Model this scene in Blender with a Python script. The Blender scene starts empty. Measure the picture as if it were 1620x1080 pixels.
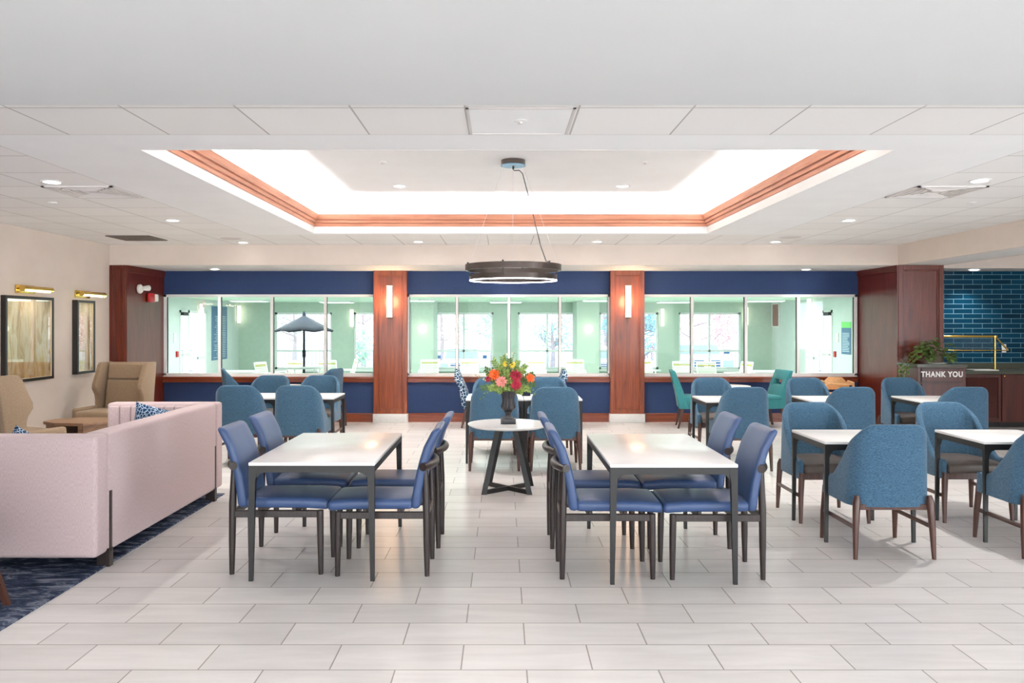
import bpy, bmesh, math, random
from mathutils import Vector, Matrix
random.seed(7)
PI = math.pi
sc = bpy.context.scene
COL = sc.collection
def R(a): return math.radians(a)

# ------------------------------------------------------------ materials
def lin(c):
    def f(v):
        v /= 255.0
        return v/12.92 if v <= .04045 else ((v+.055)/1.055)**2.4
    return (f(c[0]), f(c[1]), f(c[2]), 1)
class NT:
    def __init__(s, name):
        s.m = bpy.data.materials.new(name); s.m.use_nodes = True
        s.t = s.m.node_tree; s.n = s.t.nodes; s.l = s.t.links
        s.b = s.n['Principled BSDF']; s.out = s.n['Material Output']
    def node(s, typ, **kw):
        n = s.n.new(typ)
        for k, v in kw.items():
            if k.startswith('i_'):
                n.inputs[k[2:].replace('_', ' ')].default_value = v
            else: setattr(n, k, v)
        return n
    def link(s, a, b): s.l.new(a, b)
    def coord(s, scale=(1,1,1), loc=(0,0,0), rot=(0,0,0), kind='Object'):
        tc = s.node('ShaderNodeTexCoord'); mp = s.node('ShaderNodeMapping')
        mp.inputs['Scale'].default_value = scale; mp.inputs['Location'].default_value = loc
        mp.inputs['Rotation'].default_value = rot
        s.link(tc.outputs[kind], mp.inputs['Vector']); return mp.outputs['Vector']
    def noise(s, vec, scale, detail=4, rough=.5, dist=0):
        n = s.node('ShaderNodeTexNoise'); n.inputs['Scale'].default_value = scale
        n.inputs['Detail'].default_value = detail; n.inputs['Roughness'].default_value = rough
        n.inputs['Distortion'].default_value = dist
        s.link(vec, n.inputs['Vector']); return n.outputs['Fac']
    def ramp(s, fac, stops):
        r = s.node('ShaderNodeValToRGB'); e = r.color_ramp.elements
        while len(e) < len(stops): e.new(.5)
        for i, (p, c) in enumerate(stops): e[i].position = p; e[i].color = lin(c)
        s.link(fac, r.inputs['Fac']); return r.outputs['Color']
    def bump(s, h, strength=.3, dist=.01):
        b = s.node('ShaderNodeBump'); b.inputs['Strength'].default_value = strength
        b.inputs['Distance'].default_value = dist
        s.link(h, b.inputs['Height']); s.link(b.outputs['Normal'], s.b.inputs['Normal'])
    def set(s, color=None, rough=.5, metal=0, spec=.5):
        if color is not None: s.b.inputs['Base Color'].default_value = lin(color)
        s.b.inputs['Roughness'].default_value = rough; s.b.inputs['Metallic'].default_value = metal
        s.b.inputs['Specular IOR Level'].default_value = spec
        return s
def plain(name, c, rough=.5, metal=0, var=6, scale=8, spec=.5, bump=0, bscale=200):
    t = NT(name); t.set(c, rough, metal, spec)
    v = t.coord()
    f = t.noise(v, scale, 3)
    lo = tuple(max(0, x-var) for x in c); hi = tuple(min(255, x+var) for x in c)
    t.link(t.ramp(f, [(.3, lo), (.7, hi)]), t.b.inputs['Base Color'])
    if bump: t.bump(t.noise(v, bscale, 3), bump, .002)
    return t.m
def fabric(name, dark, light, sc3=(1,1,2.6), scale=70, rough=.9, bump=.5):
    t = NT(name); t.set(light, rough, 0, .2)
    v = t.coord(sc3)
    f = t.noise(v, scale, 6, .75)
    t.link(t.ramp(f, [(.36, dark), (.64, light)]), t.b.inputs['Base Color'])
    f2 = t.noise(v, scale*4, 2)
    t.bump(f2, bump, .002)
    t.b.inputs['Sheen Weight'].default_value = .15
    return t.m
def wood(name, dark, mid, light, rough=.35, sc3=(14,14,.9), scale=2.2, coat=.0):
    t = NT(name); t.set(mid, rough)
    v = t.coord(sc3)
    f = t.noise(v, scale, 6, .6, .4)
    t.link(t.ramp(f, [(.28, dark), (.5, mid), (.75, light)]), t.b.inputs['Base Color'])
    t.bump(f, .08, .002)
    t.b.inputs['Coat Weight'].default_value = coat; t.b.inputs['Coat Roughness'].default_value = .15
    return t.m
def emit(name, c, strength):
    t = NT(name); t.set(c, .5)
    t.b.inputs['Emission Color'].default_value = lin(c); t.b.inputs['Emission Strength'].default_value = strength
    return t.m
M = {}
M['wall'] = plain('beige_paint', (219,206,196), .8, var=3, scale=3)
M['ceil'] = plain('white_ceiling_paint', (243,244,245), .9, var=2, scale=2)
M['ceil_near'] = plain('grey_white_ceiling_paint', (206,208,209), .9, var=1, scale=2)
M['white'] = plain('white_paint', (236,236,235), .6, var=2)
t = NT('ceiling_tile'); t.set((226,225,224), .9)
v = t.coord(loc=(.204, -4.97, 0))
br = t.node('ShaderNodeTexBrick'); br.offset = 0; br.squash = 1
for k, x in (('Color1', (243,242,241)), ('Color2', (238,237,236)), ('Mortar', (186,182,180))): br.inputs[k].default_value = lin(x)
for k, x in (('Scale', 1), ('Mortar Size', .006), ('Mortar Smooth', .2), ('Brick Width', .62), ('Row Height', .62)): br.inputs[k].default_value = x
t.link(v, br.inputs['Vector']); t.link(br.outputs['Color'], t.b.inputs['Base Color'])
t.bump(t.noise(v, 160, 3), .15, .002); M['tile_ceil'] = t.m
# floor
t = NT('floor_tile'); t.set((214,208,204), .28, 0, .5)
v = t.coord(loc=(.498, -3.714, 0))
br = t.node('ShaderNodeTexBrick'); br.offset = .5; br.offset_frequency = 2; br.squash = 1
for k, x in (('Color1', (230,225,222)), ('Color2', (217,212,209)), ('Mortar', (150,141,136))): br.inputs[k].default_value = lin(x)
for k, x in (('Scale', 1), ('Mortar Size', .0035), ('Mortar Smooth', .1), ('Brick Width', .61), ('Row Height', .2915), ('Bias', 0)): br.inputs[k].default_value = x
t.link(v, br.inputs['Vector'])
v2 = t.coord((1.2, 7, 1)); f = t.noise(v2, 1.6, 6, .6, .6)
mx = t.node('ShaderNodeMix', data_type='RGBA', blend_type='MULTIPLY'); mx.inputs[0].default_value = .35
t.link(br.outputs['Color'], mx.inputs[6]); t.link(t.ramp(f, [(.3, (205,202,200)), (.7, (255,255,255))]), mx.inputs[7])
t.link(mx.outputs[2], t.b.inputs['Base Color'])
inv = t.node('ShaderNodeMath', operation='SUBTRACT'); inv.inputs[0].default_value = 1; t.link(br.outputs['Fac'], inv.inputs[1])
t.bump(inv.outputs[0], .25, .002); M['floor'] = t.m
# navy wall covering: small diagonal weave
t = NT('navy_wallcovering'); t.set((58,74,116), .6, 0, .2)
v = t.coord((1,1,1), rot=(0, R(45), 0)); ck = t.node('ShaderNodeTexChecker'); ck.inputs['Scale'].default_value = 60
ck.inputs['Color1'].default_value = lin((54,74,116)); ck.inputs['Color2'].default_value = lin((42,58,94))
t.link(v, ck.inputs['Vector']); t.link(ck.outputs['Color'], t.b.inputs['Base Color']); t.bump(ck.outputs['Fac'], .3, .003); M['navy'] = t.m
M['cherry'] = wood('cherry_wood', (100,40,14), (132,58,22), (154,78,32), .38, coat=.25)
M['cherry_h'] = wood('cherry_wood_horizontal', (98,38,16), (128,56,26), (150,74,38), .38, (.9,14,14), coat=.25)
M['cherry_shaded'] = wood('shaded_cherry_wood', (70,20,10), (96,34,16), (116,46,24), .3)  # same cherry as the piers, with the end columns' shade put into the colour
M['cherry_dark'] = wood('dark_cherry_wood', (56,16,12), (72,24,17), (90,32,22), .35, coat=.2)
M['crown'] = wood('coffer_crown_wood', (166,108,84), (190,130,104), (206,150,124), .5, (.9,.9,14))
M['espresso'] = wood('espresso_wood', (24,16,14), (38,27,25), (52,40,36), .4, (30,30,2))
M['walnut'] = wood('walnut_leg_wood', (52,28,22), (72,42,33), (92,58,46), .35, (30,30,2))
M['tablewood'] = wood('light_walnut', (112,82,62), (136,104,80), (156,122,96), .5, (.9,14,14))
M['beech'] = wood('beech_wood', (206,150,96), (224,172,118), (236,190,140), .45, (12,2,12))
M['top'] = plain('white_solid_top', (242,240,238), .25, var=2)
M['black'] = plain('black_steel', (18,17,17), .45, .0, var=3)
M['bronze'] = plain('dark_bronze', (62,54,50), .35, .7, var=4)
M['leather'] = plain('blue_leather', (54,76,116), .42, var=4, scale=5, bump=.12, bscale=300)
M['blue'] = fabric('blue_heather_fabric', (42,70,92), (76,110,134))
M['teal'] = fabric('teal_fabric', (48,118,124), (66,142,146), scale=120)
M['seat'] = plain('taupe_leather', (84,74,68), .45, var=6)
M['sofa'] = fabric('pink_grey_velvet', (172,150,152), (198,180,179), (5,5,.8), 60, bump=.2)
M['beige'] = fabric('oatmeal_fabric', (132,110,88), (158,137,114), (1,1,1), 120)
M['brass'] = plain('polished_brass', (226,186,96), .18, 1, var=6)
M['fillet'] = plain('cream_fillet', (226,210,176), .5, var=3)
M['stone'] = plain('pale_stone', (222,222,220), .6, var=5, scale=30)
M['granite'] = plain('olive_granite', (74,78,68), .2, var=12, scale=120)
M['frame'] = plain('picture_frame_black', (30,27,27), .35, var=2)
M['grey'] = plain('vent_grey', (118,108,100), .7, var=3)
M['ventw'] = plain('vent_white', (216,211,209), .8, var=5, scale=3)
M['red'] = plain('red_plastic', (190,32,38), .35, var=3)
M['whitep'] = plain('white_plastic', (232,230,226), .35, var=2)
M['sage'] = plain('sage_green_paint', (190,206,192), .8, var=3)
M['sagel'] = plain('pale_sage_paint', (214,222,218), .8, var=3)
M['sagec'] = plain('sage_ceiling_paint', (196,222,196), .8, var=3)
M['poolfloor'] = plain('pale_deck', (205,210,208), .5, var=5)
M['snow'] = plain('pale_pavement', (205,208,210), .9, var=10, scale=.8)
M['carw'] = plain('white_car_paint', (214,220,226), .15, var=1)
M['carglass'] = plain('car_glass', (150,170,185), .05, var=2)
M['cargrille'] = plain('grille_blue_black', (40,80,120), .3, .4, var=4)
M['tire'] = plain('tyre_rubber', (40,42,46), .8, var=3)
M['umb'] = plain('navy_umbrella_canvas', (10,24,46), .8, var=4)
M['strap'] = plain('white_straps', (224,228,214), .6, var=3)
M['strapy'] = plain('olive_strap', (186,176,98), .6, var=3)
M['bark'] = plain('bark', (168,156,158), .9, var=14, scale=20)
M['leafp'] = plain('pink_leaves', (232,190,196), .8, var=20, scale=3)
M['leafb'] = plain('blue_green_leaves', (150,196,206), .8, var=24, scale=3)
M['leafg'] = plain('pale_green_leaves', (176,220,190), .8, var=20, scale=3)
M['fence'] = plain('fence_grey', (128,144,170), .6, var=4)
M['ivy'] = plain('pothos_leaf', (88,116,48), .45, var=34, scale=28)
M['ivystem'] = plain('pothos_stem', (120,132,70), .6)
M['pot'] = plain('taupe_pot', (98,86,70), .7, var=6)
M['green'] = plain('fern_green', (112,134,52), .6, var=34, scale=60)
M['greend'] = plain('deep_leaf_green', (62,92,34), .6, var=24, scale=60)
M['orange'] = plain('orange_petal', (238,98,28), .6, var=28, scale=90)
M['crimson'] = plain('crimson_petal', (156,14,46), .6, var=18, scale=90)
M['pinkf'] = plain('pink_petal', (232,150,140), .6, var=18, scale=90)
M['yellow'] = plain('yellow_petal', (240,206,60), .6, var=14, scale=90)
M['cream'] = plain('cream_blossom', (242,214,196), .6, var=14, scale=90)
M['urn'] = plain('dark_urn', (44,42,46), .35, .2, var=16, scale=60)
M['canopy_blue'] = plain('blue_metal_underside', (94,150,186), .3, .2, var=3)
M['led'] = emit('led_white', (255,250,252), 6)
M['lampe'] = emit('downlight_lens', (255,252,246), 12)
M['sconce'] = emit('sconce_glass', (255,236,214), 5)
M['lamp_reflection'] = emit('reflected_lamp_glow', (255,240,222), 2.2)  # glow for lamps that only appear as reflections in the window glass
M['exit'] = emit('exit_red', (240,84,92), .9)
M['panelL'] = emit('pool_light_panel', (235,250,250), 1.6)
M['signblue'] = plain('sign_blue', (90,124,156), .6, var=3)
M['signgreen'] = plain('sign_green', (132,222,122), .6, var=3)
M['signline'] = plain('sign_print', (190,208,220), .6, var=2)
M['teal_glass'] = plain('teal_glass_shade', (120,190,176), .15, var=4)
# patterned fabric: white lines on navy
def lines(name, base, line, scale, w):
    t = NT(name); t.set(base, .8, 0, .2)
    v = t.coord()
    vo = t.node('ShaderNodeTexVoronoi', feature='DISTANCE_TO_EDGE'); vo.inputs['Scale'].default_value = scale
    t.link(v, vo.inputs['Vector'])
    t.link(t.ramp(vo.outputs['Distance'], [(w, line), (w+.03, base)]), t.b.inputs['Base Color']); return t.m
M['pattern'] = lines('navy_white_lattice_fabric', (26,62,92), (216,228,234), 20, .03)
M['pillow'] = lines('navy_pillow_print', (22,54,88), (186,206,218), 36, .03)
# rug
t = NT('navy_rug'); t.set((40,48,66), .95, 0, .1)
v = t.coord((1, 2.6, 1)); f = t.noise(v, 5, 8, .75, .8)
t.link(t.ramp(f, [(.38, (30,38,56)), (.5, (54,64,86)), (.6, (128,132,146))]), t.b.inputs['Base Color'])
t.bump(t.noise(v, 300, 2), .5, .003); M['rug'] = t.m
# teal wall tiles
t = NT('teal_wall_tile'); t.set((20,92,122), .3, 0, .15)
tc = t.node('ShaderNodeTexCoord'); sp = t.node('ShaderNodeSeparateXYZ'); cb = t.node('ShaderNodeCombineXYZ')
t.link(tc.outputs['Object'], sp.inputs[0]); t.link(sp.outputs['X'], cb.inputs['X']); t.link(sp.outputs['Z'], cb.inputs['Y'])
br = t.node('ShaderNodeTexBrick'); br.offset = .5; br.squash = 1
for k, x in (('Color1', (2,46,68)), ('Color2', (4,64,90)), ('Mortar', (112,150,166))): br.inputs[k].default_value = lin(x)
for k, x in (('Scale', 1), ('Mortar Size', .004), ('Mortar Smooth', .1), ('Brick Width', .318), ('Row Height', .0808)): br.inputs[k].default_value = x
t.link(cb.outputs[0], br.inputs['Vector']); t.link(br.outputs['Color'], t.b.inputs['Base Color'])
t.bump(t.noise(t.coord(), 9, 2), .1, .01); M['tealtile'] = t.m
# glass
def glass(name, tint, refl, rough=0.0):
    t = NT(name); t.n.remove(t.b)
    tr = t.node('ShaderNodeBsdfTransparent'); tr.inputs['Color'].default_value = tint
    gl = t.node('ShaderNodeBsdfGlossy'); gl.inputs['Roughness'].default_value = rough
    lw = t.node('ShaderNodeLayerWeight'); lw.inputs['Blend'].default_value = .25
    mu = t.node('ShaderNodeMath', operation='MULTIPLY_ADD'); mu.inputs[1].default_value = .35; mu.inputs[2].default_value = refl
    t.link(lw.outputs['Fresnel'], mu.inputs[0])
    mx = t.node('ShaderNodeMixShader'); t.link(mu.outputs[0], mx.inputs[0]); t.link(tr.outputs[0], mx.inputs[1]); t.link(gl.outputs[0], mx.inputs[2])
    t.link(mx.outputs[0], t.out.inputs[0]); return t.m
M['glass'] = glass('window_glass', (.955,.985,.975,1), .0)
M['clearglass'] = glass('clear_glass', (.97,.98,.98,1), .01)
# art prints
def art(name, seed):
    t = NT(name); t.set((180,150,110), .35, 0, .3)
    v = t.coord((1, 2.2, .7), loc=(seed, seed*2, 0))
    f = t.noise(v, 2.4, 5, .6, .9)
    c1 = t.ramp(f, [(.3, (96,76,52)), (.42, (206,150,70)), (.52, (240,222,190)), (.62, (226,180,90)), (.75, (130,150,160))])
    tc = t.node('ShaderNodeTexCoord'); sp = t.node('ShaderNodeSeparateXYZ'); t.link(tc.outputs['Object'], sp.inputs[0])
    zr = t.ramp(sp.outputs['Z'], [(.1, (128,84,44)), (.32, (206,176,132)), (.8, (240,228,214))])
    mx = t.node('ShaderNodeMix', data_type='RGBA'); mx.inputs[0].default_value = .3
    t.link(c1, mx.inputs[6]); t.link(zr, mx.inputs[7]); t.link(mx.outputs[2], t.b.inputs['Base Color']); return t.m
M['art1'] = art('autumn_art_print', 1.3); M['art2'] = art('autumn_art_print_narrow', 4.1)
M['tube'] = emit('picture_lamp_glow', (255,226,180), 5)

# ------------------------------------------------------------ mesh building
class MB:
    def __init__(s): s.bm = bmesh.new()
    def add(s, bm2, fn=None, mat=None):
        if mat is not None: bmesh.ops.transform(bm2, matrix=mat, verts=bm2.verts)
        if fn:
            for v in bm2.verts: v.co = Vector(fn(*v.co))
        me = bpy.data.meshes.new('t'); bm2.to_mesh(me); bm2.free(); s.bm.from_mesh(me); bpy.data.meshes.remove(me); return s
    def box(s, x0, x1, y0, y1, z0, z1, bev=0, seg=3, cuts=0, fn=None, mat=None):
        b = bmesh.new(); bmesh.ops.create_cube(b, size=1)
        for v in b.verts: v.co = Vector(((x0+x1)/2+v.co.x*(x1-x0), (y0+y1)/2+v.co.y*(y1-y0), (z0+z1)/2+v.co.z*(z1-z0)))
        if bev: bmesh.ops.bevel(b, geom=b.edges[:], offset=bev, segments=seg, profile=.5, affect='EDGES')
        if cuts:
            L = [e for e in b.edges if e.calc_length() > max(bev*1.5, .03)]
            bmesh.ops.subdivide_edges(b, edges=L, cuts=cuts, use_grid_fill=True)
        return s.add(b, fn, mat)
    def tube(s, pts, r, n=10, caps=True, flat=1.0):
        pts = [Vector(p) for p in pts]
        if not hasattr(r, '__len__'): r = [r]*len(pts)
        b = bmesh.new(); rings = []
        up = None
        for i, p in enumerate(pts):
            d = (pts[min(i+1, len(pts)-1)]-pts[max(i-1, 0)]).normalized()
            if up is None:
                up = Vector((0,0,1)) if abs(d.z) < .9 else Vector((0,1,0))
            a = d.cross(up).normalized(); c = a.cross(d).normalized(); up = c
            rings.append([b.verts.new(p + a*math.cos(2*PI*k/n)*r[i]*flat + c*math.sin(2*PI*k/n)*r[i]) for k in range(n)])
        for i in range(len(pts)-1):
            for k in range(n):
                b.faces.new((rings[i][k], rings[i][(k+1)%n], rings[i+1][(k+1)%n], rings[i+1][k]))
        if caps: b.faces.new(rings[0][::-1]); b.faces.new(rings[-1])
        return s.add(b)
    def sq(s, p0, p1, a0, a1, b0=None, b1=None):
        """square-section bar between two points, widths a0->a1 (x) and b0->b1 (y), for near-vertical bars"""
        b0 = a0 if b0 is None else b0; b1 = a1 if b1 is None else b1
        b = bmesh.new(); vs = []
        for p, a, c in ((p0, a0, b0), (p1, a1, b1)):
            vs.append([b.verts.new((p[0]+i*a/2, p[1]+j*c/2, p[2])) for i, j in ((-1,-1),(1,-1),(1,1),(-1,1))])
        for k in range(4): b.faces.new((vs[0][k], vs[0][(k+1)%4], vs[1][(k+1)%4], vs[1][k]))
        b.faces.new(vs[0][::-1]); b.faces.new(vs[1]); bmesh.ops.recalc_face_normals(b, faces=b.faces)
        return s.add(b)
    def lathe(s, prof, n=32, c=(0,0,0), flute=0, nf=0):
        b = bmesh.new(); rings = []
        for (r, z) in prof:
            ring = []
            for k in range(n):
                a = 2*PI*k/n; rr = r*(1+flute*math.cos(nf*a)) if flute and nf else r
                ring.append(b.verts.new((c[0]+rr*math.cos(a), c[1]+rr*math.sin(a), c[2]+z)))
            rings.append(ring)
        for i in range(len(prof)-1):
            for k in range(n): b.faces.new((rings[i][k], rings[i][(k+1)%n], rings[i+1][(k+1)%n], rings[i+1][k]))
        if prof[0][0] > 1e-5: b.faces.new(rings[0][::-1])
        if prof[-1][0] > 1e-5: b.faces.new(rings[-1])
        bmesh.ops.remove_doubles(b, verts=b.verts, dist=1e-6); bmesh.ops.recalc_face_normals(b, faces=b.faces)
        return s.add(b)
    def prism(s, poly, d0, d1, axis='y', bev=0):
        """polygon in the other two axes, extruded along axis d0..d1"""
        b = bmesh.new()
        def P(u, v, d):
            return {'y': (u, d, v), 'x': (d, u, v), 'z': (u, v, d)}[axis]
        A = [b.verts.new(P(u, v, d0)) for u, v in poly]; B = [b.verts.new(P(u, v, d1)) for u, v in poly]
        n = len(poly)
        for k in range(n): b.faces.new((A[k], A[(k+1)%n], B[(k+1)%n], B[k]))
        b.faces.new(A[::-1]); b.faces.new(B); bmesh.ops.recalc_face_normals(b, faces=b.faces)
        if bev: bmesh.ops.bevel(b, geom=b.edges[:], offset=bev, segments=2, profile=.5, affect='EDGES')
        return s.add(b)
    def grid(s, rows, closed_u=False):
        """rows: list of lists of points"""
        b = bmesh.new(); V = [[b.verts.new(p) for p in r] for r in rows]
        for i in range(len(V)-1):
            m = len(V[i]); rng = m if closed_u else m-1
            for k in range(rng): b.faces.new((V[i][k], V[i][(k+1)%m], V[i+1][(k+1)%m], V[i+1][k]))
        return s.add(b)
    def build(s, name, mat, parent=None, smooth=35, loc=None, rot=None, sub=0):
        me = bpy.data.meshes.new(name); s.bm.to_mesh(me); s.bm.free()
        if mat is not None:
            for m in (mat if isinstance(mat, (list, tuple)) else [mat]): me.materials.append(m)
        if smooth:
            me.shade_smooth(); me.set_sharp_from_angle(angle=R(smooth))
        o = bpy.data.objects.new(name, me); COL.objects.link(o)
        if parent is not None: o.parent = parent
        if loc: o.location = loc
        if rot: o.rotation_euler = rot
        if sub:
            md = o.modifiers.new('s', 'SUBSURF'); md.levels = sub; md.render_levels = sub
        return o
def tag(o, label=None, cat=None, group=None, kind=None):
    if label: o['label'] = label
    if cat: o['category'] = cat
    if group: o['group'] = group
    if kind: o['kind'] = kind
    return o
def thing(name, loc=(0,0,0), rz=0, label=None, cat=None, group=None):
    o = bpy.data.objects.new(name, None); COL.objects.link(o); o.empty_display_size = .1
    o.location = loc; o.rotation_euler = (0,0,rz); return tag(o, label, cat, group)
def struct(name, mb, mat, parent=None, smooth=35):
    o = mb.build(name, mat, parent, smooth)
    if parent is None: o['kind'] = 'structure'
    return o
def copy_tree(o, parent=None):
    c = o.copy(); COL.objects.link(c)
    if parent is not None: c.parent = parent
    for ch in list(o.children): copy_tree(ch, c)
    return c
used = set()
def place(proto, loc, rz, label, group=None):
    if proto.name in used: o = copy_tree(proto)
    else: o = proto; used.add(proto.name)
    o.location = loc; o.rotation_euler = (0,0,rz); o['label'] = label
    if group: o['group'] = group
    return o
B = lambda *a, **k: MB().box(*a, **k)

# ------------------------------------------------------------ room shell
XL, XR, YW = -5.8, 5.84, 13.17
YS, ZS, ZC = 11.83, 2.475, 2.775
YB = -4.0; XE = 11.0
ox0, ox1, oy0, oy1 = -2.44, 2.645, 5.40, 10.35
struct('floor', B(XL-.2, XE+.2, YB-.2, YW+.12, -.12, 0), M['floor'])
struct('wall_left', B(XL-.15, XL, YB, YW+.12, 0, 3.4), M['wall'])
# drywall ceiling around the coffer + tiles
ty0, tx0, tx1, ty1 = 4.97, -.204-5*.62, -.204+6*.62, 4.97+9*.62
m = MB()
for a in ((tx0, tx1, ty0, oy0), (tx0, ox0, oy0, oy1), (ox1, tx1, oy0, oy1), (tx0, tx1, oy1, ty1)):
    m.box(a[0], a[1], a[2], a[3], ZC, ZC+.02)
struct('ceiling', m, M['ceil'])
m = MB()
for a in ((XL, XR, 3.8, ty0), (XL, tx0, ty0, ty1), (tx1, XR, ty0, ty1), (XL, XR, ty1, YS)):
    m.box(a[0], a[1], a[2], a[3], ZC, ZC+.02)
struct('ceiling', m, M['tile_ceil'])
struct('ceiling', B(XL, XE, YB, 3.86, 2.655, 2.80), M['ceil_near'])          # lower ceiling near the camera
struct('ceiling', B(6.53, XE, 3.86, 12.54, ZC, ZC+.02), M['ceil'])
# coffer: white riser, wooden crown, light trough, upper walls and ceiling
def ring(prof, rect, closed=True):
    """profile of (outward offset, z) swept round a rectangle with mitred corners"""
    x0, x1, y0, y1 = rect; b = bmesh.new(); loops = []
    for (o, z) in prof:
        loops.append([b.verts.new(p) for p in ((x0-o,y0-o,z),(x1+o,y0-o,z),(x1+o,y1+o,z),(x0-o,y1+o,z))])
    n = len(prof)
    for i in range(n if closed else n-1):
        A, Bv = loops[i], loops[(i+1)%n]
        for k in range(4): b.faces.new((A[k], A[(k+1)%4], Bv[(k+1)%4], Bv[k]))
    bmesh.ops.recalc_face_normals(b, faces=b.faces)
    mb = MB(); mb.add(b); return mb
rect = (ox0, ox1, oy0, oy1)
struct('trim_1', ring([(-.003,ZC-.001),(-.003,2.862),(.03,2.862),(.03,ZC+.03),(-.001,ZC+.03),(-.001,ZC-.001)], rect), M['white'], smooth=0)
struct('trim_2', ring([(.03,2.862),(0,2.862),(-.012,2.868),(-.022,2.894),(-.012,2.898),(-.012,2.904),(-.034,2.908),(-.044,2.932),(-.034,2.937),(-.034,2.943),(-.056,2.948),(-.086,3.012),(-.07,3.018),(0,2.93),(.03,2.9)], rect), M['crown'], smooth=0)
struct('trim_3', ring([(.03,2.862),(.03,2.885),(.34,2.885),(.34,2.862)], rect), M['white'], smooth=0)
struct('wall_coffer', ring([(.32,2.88),(.32,3.23),(.36,3.23),(.36,2.88)], rect), M['ceil'], smooth=0)
struct('ceiling', B(ox0-.36, ox1+.36, oy0-.36, oy1+.36, 3.21, 3.25), M['ceil'])
# soffit over the window wall and beam on the right
struct('wall_soffit', B(XL, 6.53, YS, YS+.03, ZS, 3.3), M['wall'])
struct('ceiling', B(XL, 6.53, YS+.004, YW+.1, ZS+.001, ZS+.02), M['white'])
struct('wall_beam', B(XR, XR+.03, 3.86, YS, ZS, ZC+.1).box(6.50, 6.53, 3.86, YS, ZS, ZC+.1), M['wall'])
struct('ceiling', B(XR+.004, 6.526, 3.864, YS, ZS+.001, ZS+.02), M['white'])
# window wall
segs = [(-5.56, -2.08), (-1.57, 1.77), (2.29, 5.82)]
zb, zt = .765, 2.092
struct('wall_back', B(XL, XR+.7, YW, YW+.12, 0, zb-.02), M['navy'])
struct('wall_back', B(XL, XR+.7, YW, YW+.12, zt, 2.8), M['navy'])
for i, (a, b_) in enumerate(segs):
    mull = [(-4.65,-3.79,-2.913), (-.748,.104,.945), (3.116,4.0,4.86)][i]
    w = MB(); fw = .042
    w.box(a, b_, YW-.02, YW+.08, zb-.02, zb+fw-.01).box(a, b_, YW-.02, YW+.08, zt-fw, zt)
    w.box(a, a+fw, YW-.02, YW+.08, zb, zt).box(b_-fw, b_, YW-.02, YW+.08, zb, zt)
    W = struct('window_%d' % (i+1), w, M['white'], smooth=0)
    for x in mull: B(x-.022, x+.022, YW-.015, YW+.07, zb+.03, zt-.04).build('mullion', M['white'], W, 0)
    xs = [a+fw]+list(mull)+[b_-fw]
    for k in range(4):
        l = xs[k]+(.022 if k else 0); r = xs[k+1]-(.022 if k < 3 else 0)
        B(l, r, YW+.025, YW+.033, zb+.03, zt-.04).build('pane', M['glass'], W, 0)
        B(l, l+.006, YW+.01, YW+.05, zb+.03, zt-.04).box(r-.006, r, YW+.01, YW+.05, zb+.03, zt-.04).build('gasket', M['black'], W, 0)
    m = MB(); m.box(a, b_, YW-.085, YW+.0, .715, .745, .006, 2).box(a, b_, YW-.06, YW, .655, .715)
    struct('trim_%d' % (4+i), m, M['cherry_h'])
    m = MB(); m.box(a, b_, YW-.022, YW, 0, .135).box(a, b_, YW-.03, YW, .12, .145, .004, 2)
    struct('baseboard_back', m, M['cherry_h'])
    # wall piece behind the sill
struct('wall_back', B(-2.08, -1.57, YW, YW+.12, zb-.02, zt).box(1.77, 2.29, YW, YW+.12, zb-.02, zt).box(XL, -5.56, YW, YW+.12, zb-.02, zt).box(5.82, 6.54, YW, YW+.12, zb-.02, zt), M['navy'])
# panelled wood piers between the windows
def panel_face(mb, u0, u1, z0, z1, at, y, st=.075, proud=.03, ax='y', sgn=-1, n=2):
    """raised stiles and rails with a stepped moulding on a face; ax = normal axis"""
    for k in range(n):
        i = k*.022; o = st-.0 if k == 0 else .018
        a0, a1, b0, b1 = u0+(st if k else 0)+(i-.022 if k else 0), u1-(st if k else 0)-(i-.022 if k else 0), z0+(st if k else 0)+(i-.022 if k else 0), z1-(st if k else 0)-(i-.022 if k else 0)
        d = proud*(1-.45*k)
        for r in ((a0, a0+o, b0, b1), (a1-o, a1, b0, b1), (a0+o, a1-o, b0, b0+o), (a0+o, a1-o, b1-o, b1)):
            lo, hi = sorted((y, y+sgn*d))
            if ax == 'y': mb.box(r[0], r[1], lo, hi, r[2], r[3], .003, 1)
            else: mb.box(lo, hi, r[0], r[1], r[2], r[3], .003, 1)
    return mb
for i, (a, b_) in enumerate(((-2.10, -1.555), (1.755, 2.31))):
    m = B(a, b_, 13.07, YW, .14, ZS); panel_face(m, a, b_, .14, ZS, 0, 13.07)
    struct('wall_pier', m, M['cherry'])
    struct('baseboard_pier', B(a-.01, b_+.01, 13.03, YW, 0, .145, .004, 2), M['stone'])
# end columns
m = B(XL, -5.56, YS+.02, YW, 0, ZS+.0); panel_face(m, XL, -5.56, .0, ZS, 0, YS+.02, .05)
m.box(-5.56, -5.54, YS+.0, YW, ZS-.10, ZS).box(-5.56, -5.545, YS+.0, YS+.07, 0, ZS-.1)
struct('wall_left_column', m, M['cherry_shaded'])
m = B(5.84, 6.51, YS+.02, YW, 0, ZS+.0); panel_face(m, 5.84, 6.51, .0, ZS, 0, YS+.02, .07)
m.box(5.82, 5.84, YS+.0, YW, ZS-.09, ZS).box(5.825, 5.84, YS, YS+.05, 0, ZS-.09)
struct('wall_right_column', m, M['cherry_shaded'])
# buffet niche
struct('wall_buffet', B(6.45, XE, 13.28, 13.4, 0, 2.9), M['tealtile'])
struct('wall_bulkhead', B(6.53, XE, 12.54, 12.57, ZS+.003, 2.9), M['wall'])
struct('ceiling', B(6.54, XE, 12.545, 13.3, ZS+.005, ZS+.02), M['white'])
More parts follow.
